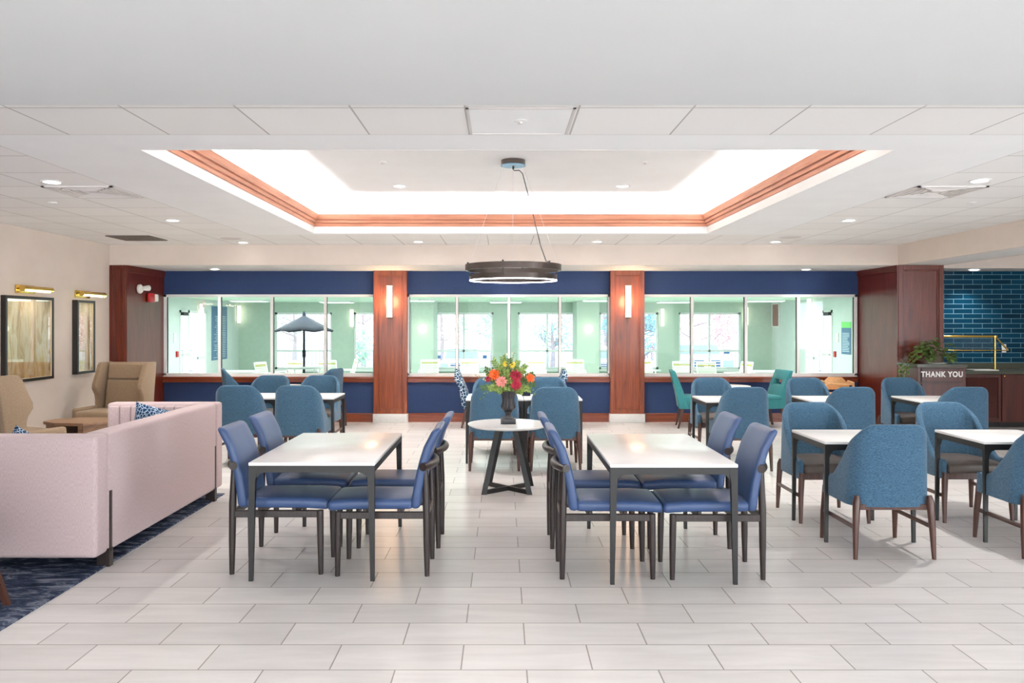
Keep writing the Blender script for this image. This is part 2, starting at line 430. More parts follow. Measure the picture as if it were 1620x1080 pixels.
# far side walls, off to the right and behind the camera, with window openings
m = MB(); m.box(XE, XE+.15, YB, 13.4, 0, .7).box(XE, XE+.15, YB, 13.4, 2.4, 3.0)
m.box(XE, XE+.15, YB, -3.6, .7, 2.4).box(XE, XE+.15, -.2, 13.4, .7, 2.4)
struct('wall_right', m, M['wall'])
m = MB(); m.box(XL, XE, YB-.15, YB, 0, .1).box(XL, XE, YB-.15, YB, 2.6, 3.0)
for x in (-5.8, -1.7, 2.4, 6.5, 10.6): m.box(x, x+.4, YB-.15, YB, .1, 2.6)
m.box(6.5, 11, YB-.15, YB, .1, 2.6)
struct('wall_front', m, M['wall'])
# roof slab above everything keeps the sky out of the ceiling void
struct('ceiling', B(XL-.2, XE+.2, YB-.2, YW+.3, 3.42, 3.5), M['ceil'])
struct('wall_back', B(XL-.2, XE+.2, YW+.12, YW+.2, 2.2, 3.42).box(-9, -5.9, YW, YW+.15, -.1, 2.5).box(5.84, 9, YW+.12, YW+.2, -.1, 2.5), M['sagel'])
struct('wall_right', B(XE, XE+.15, YB, 13.4, 3.0, 3.42), M['wall'])
struct('wall_front', B(XL, XE, YB-.15, YB, 3.0, 3.42), M['wall'])

# ------------------------------------------------------------ ceiling fittings
def P(px, py, z):
    """point at height z seen at (px, py) of the 1620x1080 frame"""
    Y = (z-1.6)*1268/(513-py); return ((px-795)*Y/1268, Y)
proto = thing('downlight', label='x', cat='ceiling light')
MB().lathe([(.085,0),(.085,-.008),(.066,-.008),(.062,0)], 32).build('trim_ring', M['white'], proto)
MB().lathe([(.0001,-.002),(.062,-.002),(.062,.004),(.0001,.004)], 32).build('lens', M['lampe'], proto)
DL = [(82,287,ZC,'round recessed downlight at the left, nearest to the camera on that side'),
      (273,348,ZC,'round recessed downlight at the left, in front of the dark square vent'),
      (385,383,ZC,'round recessed downlight left of centre, close to the beige soffit corner'),
      (662,382,ZC,'recessed downlight just behind the wooden coffer edge, left of the ring pendant'),
      (945,382,ZC,'recessed downlight just behind the wooden coffer edge, right of the ring pendant'),
      (1227,382,ZC,'recessed downlight by the round ceiling speaker on the right'),
      (1343,348,ZC,'round recessed downlight at the right, between the big square vent and the speaker'),
      (1550,285,ZC,'round recessed downlight at the right, nearest to the camera on that side'),
      (632,294,3.21,'downlight in the raised coffer ceiling, left of the pendant canopy'),
      (985,294,3.21,'downlight in the raised coffer ceiling, right of the pendant canopy'),
      (340,425.5,ZS,'downlight under the soffit above the leftmost window panes'),
      (800,426,ZS,'downlight under the soffit above the middle window, behind the ring pendant'),
      (1275,426,ZS,'downlight under the soffit above the right window'),
      (1541,427,ZS,'downlight above the teal tiled buffet wall')]
DLP = []
for x, y, z, lb in DL:
    p = P(x, y, z); place(proto, (p[0], p[1], z-.001), 0, lb, 'recessed downlights'); DLP.append((p[0], p[1], z))
def sq_vent(cx, cy, s, z, mat, label, name='ceiling_vent', louv=True):
    t = thing(name, (cx, cy, z), 0, label, 'vent', 'ceiling vents')
    m = MB(); h = s/2
    for r in ((-h,h,-h,-h+.025),(-h,h,h-.025,h),(-h,-h+.025,-h,h),(h-.025,h,-h,h)): m.box(r[0],r[1],r[2],r[3],-.012,0)
    m.build('vent_frame', mat, t, 0)
    B(-h+.02,h-.02,-h+.02,h-.02,-.003,0).build('backing', mat, t, 0)
    m = MB()
    for k in range(1, 5):
        a = h*(1-k/5.5)
        for r in ((-a,a,-a,-a+.012),(-a,a,a-.012,a),(-a,-a+.012,-a,a),(a-.012,a,-a,a)): m.box(r[0],r[1],r[2],r[3],-.010,-.003)
    m.build('louvre', mat, t, 0)
p = P(160,303,ZC); sq_vent(-3.614, p[1], .6, ZC, M['ventw'], 'pale grey square diffuser at left, behind the nearest downlight')
p = P(1485,303,ZC); sq_vent(3.826, p[1], .6, ZC, M['ventw'], 'pale square diffuser at right, behind the nearest downlight')
p = P(217,376,ZC); sq_vent(p[0], p[1], .58, ZC, M['grey'], 'dark grey square vent near the left wall corner')
for x, y, lb in ((365,377,'round ceiling speaker grille on the left'), (1250,375,'round ceiling speaker grille on the right')):
    p = P(x, y, ZC); o = MB().lathe([(.0001,-.006),(.13,-.006),(.145,0),(.0001,0)], 40).build('ceiling_speaker', M['ventw'], loc=(p[0],p[1],ZC)); tag(o, lb, 'speaker', 'ceiling speakers')
sp = thing('sprinkler_head', label='x', cat='sprinkler')
MB().lathe([(.04,0),(.04,-.006),(.02,-.012),(.0001,-.012)], 24).build('cover_plate', M['white'], sp)
MB().lathe([(.012,-.012),(.008,-.02),(.016,-.022),(.0001,-.024)], 12).build('deflector', M['ventw'], sp)
for x, y, z, lb in ((823,190,ZC,'small white sprinkler cover in the front tile row above the pendant'), (605,256,3.21,'sprinkler cover in the coffer ceiling, left one'),
    (1020,256,3.21,'sprinkler cover in the coffer ceiling, right one'), (83,320,ZC,'sprinkler cover behind the nearest left downlight'), (1537,320,ZC,'sprinkler cover behind the nearest right downlight')):
    p = P(x, y, z); place(sp, (p[0], p[1], z), 0, lb, 'sprinkler covers')
ap = thing('access_panel', (.43, 4.645, ZC), 0, 'square framed access panel in the front row of ceiling tiles', 'access panel')
m = MB()
for r in ((-.3,.3,-.3,-.285),(-.3,.3,.285,.3),(-.3,-.285,-.3,.3),(.285,.3,-.3,.3)): m.box(r[0]-.33,r[1]-.33,r[2],r[3],-.006,0)
m.build('panel_frame', M['ventw'], ap, 0); B(-.614,-.046,-.284,.284,-.003,0).build('panel', M['ceil'], ap, 0)

# ring pendant
PX, PY = .105, 7.87
pd = thing('ring_pendant_light', (PX, PY, 3.21), 0, 'two-tier dark bronze ring pendant with glowing lower ring hanging in the coffer', 'pendant lamp')
MB().lathe([(.0001,0),(.118,0),(.118,-.05),(.0001,-.05)], 40).build('canopy', M['bronze'], pd)
o = MB().lathe([(.0001,-.05),(.124,-.05),(.124,-.056),(.0001,-.056)], 40).build('canopy_plate', M['canopy_blue'], pd); o['label'] = 'light blue underside of the canopy'
def band(ro, ri, z0, z1): return [(ri,z0),(ro,z0),(ro,z1),(ri,z1),(ri,z0)]
def ringmesh(ro, ri, z0, z1, n=72):
    m = MB(); b = bmesh.new(); L = []
    for (r, z) in ((ro,z0),(ro,z1),(ri,z1),(ri,z0)): L.append([b.verts.new((r*math.cos(2*PI*k/n), r*math.sin(2*PI*k/n), z)) for k in range(n)])
    for i in range(4):
        for k in range(n): b.faces.new((L[i][k], L[i][(k+1)%n], L[(i+1)%4][(k+1)%n], L[(i+1)%4][k]))
    bmesh.ops.recalc_face_normals(b, faces=b.faces); return m.add(b)
zu = 2.125-3.21; zl = 2.035-3.21
up = ringmesh(.472, .452, zu, zu+.06).build('upper_ring', M['bronze'], pd)
lo = ringmesh(.43, .41, zl, zl+.05).build('lower_ring', M['bronze'], pd)
ringmesh(.43, .412, zl-.009, zl).build('led_ring', M['led'], lo)
for k in range(6):
    a = 2*PI*k/6+.3; c, s_ = math.cos(a), math.sin(a)
    MB().tube([(.455*c,.455*s_,zu+.005),(.435*c,.435*s_,zl+.03)], .006, 8).build('bracket', M['black'], pd)
    MB().tube([(.46*c,.46*s_,zu+.055),(.46*c,.46*s_,zu+.075)], .009, 8).build('cable_boss', M['black'], pd)
for a in (R(90), R(205), R(335)):
    MB().tube([(.1*math.cos(a),.1*math.sin(a),-.05),(.46*math.cos(a),.46*math.sin(a),zu+.06)], .0016, 6).build('suspension_cable', M['ventw'], pd)
cp = [(0,0,-.05),(0,0,-.09),(.012,0,-.1),(.06,-.01,-.1),(.09,-.02,-.13),(.12,-.05,-.25),(.18,-.1,-.5),(.26,-.16,-.85),(.31,-.2,-1.0),(.33,-.33,zu+.06)]
MB().tube(cp, .0045, 8).build('power_cord', M['black'], pd)
MB().tube([(0,0,-.05),(0,0,-.085)], .01, 10).build('cord_grip', M['black'], pd)

# wall sconces on the piers
sn = thing('wall_sconce', label='x', cat='wall lamp')
B(-.04,.04,-.02,0,-.27,.27,.004,2).build('back_plate', M['bronze'], sn)
MB().box(-.048,.048,-.10,-.02,-.262,-.242,.003,1).box(-.048,.048,-.10,-.02,.242,.262,.003,1).build('end_cap', M['ventw'], sn)
b = MB(); n = 14
b.lathe([(.042,-.242),(.042,.242)], 24, (0,-.058,0)); b.build('diffuser', M['sconce'], sn)
for x, lb in ((617, 'glowing vertical sconce on the left wood pier'), (993, 'glowing vertical sconce on the right wood pier')):
    place(sn, ((x-795)*13.05/1268, 13.052, 1.6+(513-477)*13.05/1268), 0, lb, 'tube sconces on the wood piers')

# siren speaker and fire strobe on left column
t = thing('wall_siren', (-5.545, 12.22, 2.14), 0, 'round white horn device on the left wood column', 'alarm device')
o = MB().lathe([(.0001,0),(.07,0),(.07,.03),(.05,.05),(.0001,.05)], 28).build('round_base', M['whitep'], t, rot=(0,PI/2,0))
MB().tube([(.04,.02,.01),(.09,.14,.02)], [.03,.045], 16).build('horn', M['whitep'], t)
t = thing('fire_strobe', (-5.545, 12.62, 2.02), 0, 'red fire alarm strobe with white lens on the left column', 'fire alarm')
B(0,.045,-.11,.06,-.07,.07,.006,2).build('housing', M['red'], t)
B(.0,.075,.06,.14,-.06,.06,.02,3).build('strobe_lens', M['whitep'], t)

# ------------------------------------------------------------ left wall pictures
def picture(y0, y1, z0, z1, mat, label, dep=.06, light=True, ly=None, llab=''):
    t = thing('framed_picture', (XL, (y0+y1)/2, z0), 0, label, 'picture', 'framed prints on the left wall')
    w = (y1-y0)/2; h = z1-z0; f = .035; m = MB()
    m.box(0,dep,-w,w,0,f).box(0,dep,-w,w,h-f,h).box(0,dep,-w,-w+f,f,h-f).box(0,dep,w-f,w,f,h-f)
    m.build('frame', M['frame'], t, 0)
    B(0,dep-.022,-w+f,w-f,f,h-f).build('print', mat, t, 0)
    B(dep-.018,dep-.014,-w+f,w-f,f,h-f).build('glazing', M['clearglass'], t, 0)
    m = MB(); g = .006
    m.box(dep-.022,dep-.010,-w+f,w-f,f,f+g).box(dep-.022,dep-.010,-w+f,w-f,h-f-g,h-f).box(dep-.022,dep-.010,-w+f,-w+f+g,f,h-f).box(dep-.022,dep-.010,w-f-g,w-f,f,h-f)
    m.build('cream_fillet', M['fillet'], t, 0)
    L = thing('picture_light', (XL, ly, z1+.085), 0, llab, 'picture lamp', 'brass picture lights')
    B(0,.02,-.19,.19,-.05,.05,.004,2).build('back_plate', M['brass'], L)
    MB().tube([(.02,-.1,.0),(.09,-.1,.02),(.15,-.1,.0)], .009, 8).tube([(.02,.1,.0),(.09,.1,.02),(.15,.1,.0)], .009, 8).build('arm', M['brass'], L)
    b = bmesh.new(); rows = []
    n = 14
    m = MB()
    for rr in (.034, .030):
        rows = []
        for yy in (-.3, .3):
            rows.append([(.16+rr*math.cos(a), yy, rr*math.sin(a)) for a in [R(-20)+k*(R(220))/n for k in range(n+1)]])
        m.grid(rows)
    m.tube([(.16,-.305,0),(.16,-.3,0)], .034, 20).tube([(.16,.3,0),(.16,.305,0)], .034, 20)
    m.build('shade', M['brass'], L)
    MB().tube([(.16,-.29,-.004),(.16,.29,-.004)], .012, 12).build('lamp_tube', M['tube'], L)
    B(.13,.19,-.295,.295,-.03,-.024).build('glass_lens', M['teal_glass'], L, 0)
    return L
picture(9.26, 10.26, .91, 1.94, M['art1'], 'wide framed autumn print on left wall, nearer the camera', .06, ly=9.72, llab='brass picture light above the wide framed print')
picture(10.80, 11.27, .925, 1.93, M['art2'], 'narrow tall framed print on left wall, next to the wood column', .075, ly=11.05, llab='brass picture light above the narrow framed print')

# ------------------------------------------------------------ tables
def make_table(name, w, d, h=.74, lt=.05, lb=.026):
    t = thing(name, label='x', cat='table'); x, y = w/2, d/2
    B(-x,x,-y,y,h-.02,h,.003,2).build('tabletop', M['top'], t)
    m = MB(); a = .032
    m.box(-x+.002,x-.002,-y+.002,-y+a,h-.062,h-.02).box(-x+.002,x-.002,y-a,y-.002,h-.062,h-.02)
    m.box(-x+.002,-x+a,-y+a,y-a,h-.062,h-.02).box(x-a,x-.002,-y+a,y-a,h-.062,h-.02)
    m.build('apron', M['black'], t, 0)
    for i in (-1,1):
        for j in (-1,1):
            m = MB(); ax = [abs(v_) for v_ in (x, y)]
            # outer faces stay plumb, inner faces taper
            b = bmesh.new(); R_ = []
            for wd, z in ((lb,0),(lt*.82,h-.12),(lt,h-.062),(lt,h-.02)):
                X0, X1 = i*(x-.001), i*(x-.001-wd); Y0, Y1 = j*(y-.001), j*(y-.001-wd*.8)
                R_.append([b.verts.new(p) for p in ((X0,Y0,z),(X1,Y0,z),(X1,Y1,z),(X0,Y1,z))])
            for q in range(3):
                for k in range(4): b.faces.new((R_[q][k], R_[q][(k+1)%4], R_[q+1][(k+1)%4], R_[q+1][k]))
            b.faces.new(R_[0][::-1]); b.faces.new(R_[-1]); bmesh.ops.recalc_face_normals(b, faces=b.faces)
            m.add(b)
            # curved gusset between leg and apron
            g = .05; X = i*(x-lt); pts = [(0,0)]
            for k in range(7):
                a_ = PI/2*k/6; pts.append((-i*(g-g*math.sin(a_)), -(g-g*math.cos(a_))))
            m.prism([(X+u, h-.062+v_) for u, v_ in pts], j*(y-.004), j*(y-.028), 'y')
            m.build('leg', M['black'], t, 0)
    return t
T1 = make_table('rectangular_dining_table', .786, 1.37)
place(T1, (-1.19, 5.675, 0), 0, 'long white-topped table on black legs, left of the foreground pair', 'foreground rectangular tables')
place(T1, (1.055, 5.61, 0), 0, 'long white-topped table on black legs, right of the foreground pair', 'foreground rectangular tables')
T2 = make_table('square_dining_table', .668, .68, .74, .04, .024)
SQ = [(2.70, 6.22, 'square white table with a blue tub chair in front, beside the long right table'),
      (3.87, 6.22, 'square white table at the right edge of the photo, front row'),
      (2.62, 9.33, 'square white table in second row, behind the long right table'),
      (3.82, 9.33, 'square white table in the second row, middle one in front of the wooden high chair'),
      (5.02, 9.33, 'square white table in the second row in front of the THANK YOU cabinet'),
      (-.09, 9.55, 'square white table behind the flower vase, left half of the joined pair'),
      (.585, 9.55, 'square white table behind the flower vase, right half of the joined pair'),
      (-2.31, 9.72, 'square white table by the left window, right half of the joined pair'),
      (-2.985, 9.72, 'square white table by the left window, left half nearest the sofa')]
for x, y, lb in SQ: place(T2, (x, y, 0), 0, lb, 'square tables')
# round tables
def make_round():
    t = thing('round_side_table', label='x', cat='table'); h = .64
    MB().lathe([(.0001,h-.034),(.30,h-.034),(.36,h-.028),(.392,h-.008),(.392,h),(.0001,h)], 64).build('tabletop', M['top'], t)
    # crossed trestle base: two inclined frames
    m = MB(); a = .0
    feet = [(-.235,-.235),(.17,-.25),(.235,.12),(-.19,.12)]
    feet = [(-.23,-.24),(.20,-.24),(.23,.17),(-.19,.17)]
    tops = [(-.10,-.13),(.06,-.13),(.10,.08),(-.06,.08)]
    for k in range(4):
        f, tp = feet[k], tops[k]
        MB().sq((f[0],f[1],0), (tp[0],tp[1],h-.034), .05, .05, .028, .028).build('leg', M['black'], t, 0)
    def bar(p, q, w=.028, z0=.0, z1=.04):
        d = Vector((q[0]-p[0], q[1]-p[1], 0)).normalized(); nrm = Vector((-d.y, d.x, 0))*w/2
        b = bmesh.new(); vs = []
        for z in (z0, z1): vs.append([b.verts.new((c[0]+s_*nrm.x, c[1]+s_*nrm.y, z)) for c, s_ in ((p,-1),(q,-1),(q,1),(p,1))])
        for k in range(4): b.faces.new((vs[0][k], vs[0][(k+1)%4], vs[1][(k+1)%4], vs[1][k]))
        b.faces.new(vs[0][::-1]); b.faces.new(vs[1]); bmesh.ops.recalc_face_normals(b, faces=b.faces); return b
    for p, q in ((feet[0],feet[2]),(feet[1],feet[3])): MB().add(bar(p, q)).build('cross_bar', M['black'], t, 0)
    m = MB(); m.add(bar(tops[0], tops[2], .04, h-.05, h-.034)).add(bar(tops[1], tops[3], .04, h-.05, h-.034)); m.build('top_plate', M['black'], t, 0)
    return t
RT = make_round()
place(RT, (.055, 7.78, 0), 0, 'round white table holding the flower vase, on black trestle legs', 'round tables')
place(RT, (-3.45, 12.52, 0), 0, 'round white table at the left window behind blue chairs', 'round tables')
place(RT, (3.48, 12.55, 0), 0, 'round white table at the right window between two teal chairs', 'round tables')
place(RT, (.05, 12.55, 0), 0, 'round white table at the middle window between two patterned chairs', 'round tables')

# ------------------------------------------------------------ chair A: blue leather with curved back rail
def chairA():
    t = thing('leather_dining_chair', label='x', cat='chair')
    def sf(x, y, z):
        k = (y+.20)/.545
        w = 1-.06*max(0, 1-k)
        return (x*w, y, z - .012*max(0, (k-.75)/.25)**2 + .006*math.cos(x/.23*PI/2))
    B(-.225,.225,-.20,.345,.425,.492,.028,4,3,sf).build('seat', M['leather'], t, 50)
    def bf(x, y, z):
        k = (z-.43)/.51
        return (x*(1-.03*k), y - .125*k + .035*math.sin(PI*k)*.6 - .02*max(0, k-.8)/.2 + .10*(x*x) , z)
    B(-.22,.22,-.245,-.185,.43,.94,.026,4,4,bf).build('backrest', M['leather'], t, 50)
    for i in (-1,1):
        MB().tube([(i*.19,-.285,0),(i*.19,-.283,.2),(i*.19,-.28,.45),(i*.187,-.272,.70)], [.0155,.021,.0235,.018], 12).build('leg', M['espresso'], t)
        MB().tube([(i*.19,.285,0),(i*.19,.283,.2),(i*.19,.28,.41)], [.0155,.0205,.0225], 12).build('leg', M['espresso'], t)
    pts = []
    for k in range(15):
        a = -1+2*k/14; pts.append((a*.235, -.262-.06*(1-abs(a)**2.2), .70))
    MB().tube(pts, .026, 14).build('curved_rail', M['espresso'], t)
    for i in (-1,1): B(i*.19-.012,i*.19+.012,-.28,.28,.365,.41,.004,1).build('side_rail', M['espresso'], t)
    B(-.19,.19,-.292,-.268,.365,.41,.004,1).build('rear_rail', M['espresso'], t)
    B(-.19,.19,.1,.125,.375,.428,.004,1).box(-.19,.19,-.12,-.095,.375,.428,.004,1).build('cross_rail', M['espresso'], t)
    return t
CA = chairA(); g = 'blue leather chairs round the long tables'
for (x, y, rz, lb) in [
    (-1.45, 5.33, -90, 'blue leather chair on near left side of the left long table, beside the sofa'),
    (-1.455, 5.97, -90, 'blue leather chair on far left side of the left long table'),
    (-.765, 5.29, 90, 'blue leather chair on near right side of the left long table'),
    (-.745, 5.93, 90, 'blue leather chair on far right side of the left long table'),
    (.66, 5.23, -90, 'blue leather chair on near left side of the right long table'),
    (.64, 5.91, -90, 'blue leather chair on far left side of the right long table, by the round table'),
    (1.35, 5.22, 90, 'blue leather chair on near right side of the right long table'),
    (1.335, 5.91, 90, 'blue leather chair on far right side of the right long table')]:
    place(CA, (x, y, 0), R(rz), lb, g)

# ------------------------------------------------------------ chair B: blue tub chair
def tub_shell(zbot=.352, ztop=.92):
    N = 16; path = []          # (x, y, ztop, nx, ny)
    w, yb, rc, yf = .282, -.265, .125, .235
    side = []
    for k in range(11):
        y = yf + (yb+rc-yf)*k/10; side.append((w, y))
    arc = [(w-rc+rc*math.cos(a), yb+rc-rc*math.sin(a)) for a in [PI/2*k/8 for k in range(1, 9)]]
    backp = [((w-rc)*(1-k/5), yb-.012*math.sin(PI/2*k/5)) for k in range(1, 6)]
    half = side+arc+backp
    pts = half + [(-x, y) for x, y in half[-2::-1]]
    def topz(x, y):
        ax = abs(x)
        if y <= yb+rc+1e-6 and ax < w-1e-6:     # back and corner
            u = max(0, (ax-(w-rc-.03))/(rc+.03)); return ztop-.13*(1-math.sqrt(max(0, 1-u**2.2)))
        s = (y-(yb+rc))/(yf-(yb+rc))
        return .515+(ztop-.13-.515)*max(0, 1-s*1.45)**1.5 - .01*s
    n = len(pts); T = .046; rowsO = []; 
    nor = []
    for i, (x, y) in enumerate(pts):
        a = Vector(pts[max(0,i-1)]); b = Vector(pts[min(n-1,i+1)]); d = (b-a).normalized(); nor.append((-d.y, d.x))
    # make sure normals point outwards
    if nor[0][0] < 0: nor = [(-a, -b) for a, b in nor]
    NV = 12
    def pt(i, z, off):
        x, y = pts[i]; nx, ny = nor[i]
        k = max(0, (z-.45)/.47)
        x = (x-nx*off)*(1-.10*k*1.0); y = y-ny*off
        bk = max(0, min(1, (yb+rc+.15-y)/.2))
        y -= .045*k*bk
        return (x, y, z)
    cols = []
    for i in range(n):
        zt_ = topz(*pts[i]); c = []
        for j in range(NV+1): c.append(pt(i, zbot+(zt_-.018-zbot)*j/NV, 0))
        c.append(pt(i, zt_-.005, .006)); c.append(pt(i, zt_, .016)); c.append(pt(i, zt_, T-.016)); c.append(pt(i, zt_-.005, T-.006))
        for j in range(NV, -1, -1): c.append(pt(i, zbot+(zt_-.018-zbot)*j/NV, T))
        cols.append(c)
    b = bmesh.new(); V = [[b.verts.new(p) for p in c] for c in cols]; m_ = len(V[0])
    for i in range(n-1):
        for j in range(m_): b.faces.new((V[i][j], V[i+1][j], V[i+1][(j+1)%m_], V[i][(j+1)%m_]))
    # rounded wing ends: pinch an extra section forward
    for e, s_ in ((0, 1), (n-1, -1)):
        prev = V[e]; cen = [Vector(v.co) for v in prev]
        mid = Vector((sum(c.x for c in cen)/m_, 0, 0))
        for f, dy in ((.72, .014), (.25, .022)):
            ring_ = []
            for c in cen:
                ring_.append(b.verts.new((mid.x+(c.x-mid.x)*f, c.y+dy, (c.z-.44)*(1-(1-f)*.12)+.44)))
            for j in range(m_):
                q = (prev[j], ring_[j], ring_[(j+1)%m_], prev[(j+1)%m_])
                b.faces.new(q)
            prev = ring_
        b.faces.new(prev)
    bmesh.ops.recalc_face_normals(b, faces=b.faces)
    return b
def chairB():
    t = thing('tub_dining_chair', label='x', cat='chair')
    MB().add(tub_shell()).build('shell_back', M['blue'], t, 60)
    def sf(x, y, z):
        f = max(0, min(1, (y+.22)/.5)); return (x*(.86+.14*min(1, f*2.5)), y, z+.012*math.cos(x/.24*PI/2)-.012*max(0, (y-.15)/.12))
    B(-.238,.238,-.215,.275,.40,.478,.026,4,3,sf).build('seat', M['seat'], t, 50)
    m = MB(); m.box(-.22,.22,-.2,.24,.365,.402,.004,1); m.box(-.24,.24,-.262,-.235,.33,.37,.004,1).box(-.25,.25,.225,.25,.345,.40,.004,1); m.build('seat_frame', M['walnut'], t)
    for i in (-1,1):
        MB().tube([(i*.268,-.286,0),(i*.262,-.276,.2),(i*.252,-.266,.39),(i*.247,-.262,.43)], [.014,.021,.026,.016], 12).build('leg', M['walnut'], t)
        MB().tube([(i*.274,.275,0),(i*.268,.262,.2),(i*.255,.245,.40)], [.014,.021,.025], 12).build('leg', M['walnut'], t)
        B(i*.268-.008,i*.268+.008,-.28,.26,.20,.228,.003,1).build('stretcher', M['walnut'], t)
    return t
CB = chairB(); g = 'blue heathered tub chairs'
TB = [(2.672, 5.745, 0, 'blue tub chair with its back to the camera, nearest one on the right'),
      (3.83, 5.76, 0, 'blue tub chair cut off by the right edge of the photo, front row'),
      (2.672, 6.72, 180, 'blue tub chair facing the camera behind the front square table next to the aisle'),
      (3.84, 6.74, 180, 'blue tub chair facing the camera behind the front square table at the right edge'),
      (2.665, 9.02, 0, 'blue tub chair with back to camera, second row, just behind the long right table'),
      (3.84, 9.02, 0, 'blue tub chair with back to camera, second row, between the two facing chairs'),
      (5.08, 9.02, 0, 'blue tub chair with back to camera in front of the louvred buffet cabinet'),
      (2.66, 10.0, 180, 'blue tub chair facing the camera, second row, beside the left teal chair'),
      (3.87, 10.0, 180, 'blue tub chair facing the camera, second row, left of the wooden high chair'),
      (5.08, 10.0, 180, 'blue tub chair facing the camera under the trailing plant by the cabinet'),
      (-.09, 9.02, 0, 'blue tub chair with back to camera directly behind the round table, left one'),
      (.58, 9.02, 0, 'blue tub chair with back to camera behind the round table, right one'),
      (-.12, 10.1, 180, 'blue tub chair facing the camera, mostly hidden behind the flowers'),
      (.57, 10.1, 180, 'blue tub chair facing the camera behind the flowers, right one'),
      (-2.98, 9.26, 0, 'blue tub chair with back to camera right beside the end of the sofa'),
      (-2.31, 9.26, 0, 'blue tub chair with back to camera, second from the sofa end'),
      (-3.08, 10.45, 180, 'blue tub chair facing the camera across the left table, farther left'),
      (-2.42, 10.45, 180, 'blue tub chair facing the camera across the left table, at its right end'),
      (-4.06, 12.52, -68, 'blue tub chair seen side-on at left window, left of the round table'),
      (-2.84, 12.52, 68, 'blue tub chair peeking up at left window, right of the round table')]
for x, y, rz, lb in TB: place(CB, (x, y, 0), R(rz), lb, g)

# ------------------------------------------------------------ chair C: upholstered window chairs
def chairC(name, mat, slot, ht=.885):
    t = thing(name, label='x', cat='chair')
    B(-.235,.235,-.2,.24,.44,.50,.02,3).build('seat', mat, t)
    B(-.23,.23,-.22,.235,.30,.445,.012,2).build('skirt', mat, t)
    def bf(x, y, z):
        k = (z-.30)/(ht-.30); th = 1.35-.7*k
        return (x*(1-.06*k), -.26+(y+.26)*th-.13*k**1.3, z)
    if slot:
        m = MB()
        m.box(-.235,.235,-.26,-.15,.30,.66,.016,2,2,bf).box(-.235,-.13,-.26,-.15,.64,.76,.0,2,2,bf).box(.13,.235,-.26,-.15,.64,.76,0,2,2,bf).box(-.235,.235,-.26,-.15,.74,ht,.016,2,2,bf)
        m.build('backrest', mat, t)
    else:
        def bf2(x, y, z):
            k = (z-.30)/(ht-.30); p = bf(x, y, z)
            zz = p[2]-.16*max(0, k-.55)/.45*(abs(x)/.235)**3
            return (p[0], p[1], zz)
        B(-.235,.235,-.26,-.15,.30,ht,.02,3,4,bf2).build('backrest', mat, t, 50)
    for i in (-1,1):
        MB().sq((i*.215,-.27,0),(i*.205,-.2,.305),.028,.045).build('leg', M['walnut'], t, 0)
        MB().sq((i*.215,.22,0),(i*.205,.2,.305),.028,.045).build('leg', M['walnut'], t, 0)
    return t
CC = chairC('upholstered_dining_chair', M['teal'], True); g = 'teal slot-back chairs at the right window'
place(CC, (3.0, 12.5, 0), R(-98), 'teal upholstered chair at right window, left of the round table', g)
place(CC, (4.08, 12.55, 0), R(99), 'teal upholstered chair with slotted back at right window, right of the round table', g)
CP = chairC('patterned_dining_chair', M['pattern'], False, .9); g = 'lattice patterned chairs at the middle window'
place(CP, (-.36, 12.58, 0), R(-90), 'navy and white lattice patterned chair left of the flowers', g)
place(CP, (.62, 12.6, 0), R(90), 'navy and white lattice patterned chair, just its top visible right of the flowers', g)

# wooden high chair
t = thing('wooden_high_chair', (5.27, 12.62, 0), R(168), 'light wooden child high chair against the wall beside the right column', 'high chair')
B(-.17,.17,-.17,.17,.50,.52,.004,1).build('seat', M['beech'], t)
MB().prism([(-.17,.56),(.17,.56),(.20,.66),(.10,.76),(-.10,.76),(-.20,.66)], -.19, -.17, 'y', .004).build('backrest', M['beech'], t)
B(-.21,.21,.17,.20,.66,.69,.006,2).build('front_bar', M['beech'], t)
for i in (-1,1):
    MB().sq((i*.24,-.22,0),(i*.195,-.18,.70),.03,.03).build('leg', M['beech'], t)
    MB().sq((i*.24,.22,0),(i*.195,.19,.70),.03,.03).build('leg', M['beech'], t)
    B(i*.2-.015,i*.2+.015,-.2,.2,.68,.71,.008,2).build('armrest', M['beech'], t)
    B(i*.22-.01,i*.22+.01,-.2,.2,.2,.23,.003,1).build('stretcher', M['beech'], t)
B(-.22,.22,.195,.215,.25,.28,.003,1).build('footrest', M['beech'], t)

# ------------------------------------------------------------ sofa
SX, y0, y1 = -2.6, 5.13, 7.45
sf = thing('sofa', (SX, y0, 0), 0, 'pale pink-grey boxy sofa with channel-tufted inside, back turned to the dining area', 'sofa')
L = y1-y0; a = .16
B(-.17,0,a+.002,L-a-.002,.10,.885,.028,4).build('back_panel', M['sofa'], sf, 50)
B(-1.0,0,0,a,.10,.885,.028,4).build('arm', M['sofa'], sf, 50)
B(-1.0,0,L-a,L,.10,.885,.028,4).build('arm', M['sofa'], sf, 50)
B(-.98,-.15,a,L-a,.10,.32,.02,2).build('base', M['sofa'], sf)
for k in range(2):
    w = (L-2*a)/2; B(-1.0,-.22,a+.01+k*w,a+w-.01+k*w,.31,.47,.04,4).build('seat_cushion', M['sofa'], sf, 50)
def channels(n, length, z0, z1, r):
    m = MB(); s_ = length/n
    for k in range(n):
        m.box(k*s_+.001, (k+1)*s_-.001, -r, .012, z0, z1, r*.45, 3)
    return m
channels(8, .80, .47, .86, .035).build('tufted_panel', M['sofa'], sf, 50, loc=(-.97, L-a, 0))
channels(8, .80, .47, .86, .035).build('tufted_panel', M['sofa'], sf, 50, loc=(-.17, a, 0), rot=(0,0,PI))
channels(20, L-2*a-.02, .47, .86, .035).build('tufted_panel', M['sofa'], sf, 50, loc=(-.17, L-a-.01, 0), rot=(0,0,-PI/2))
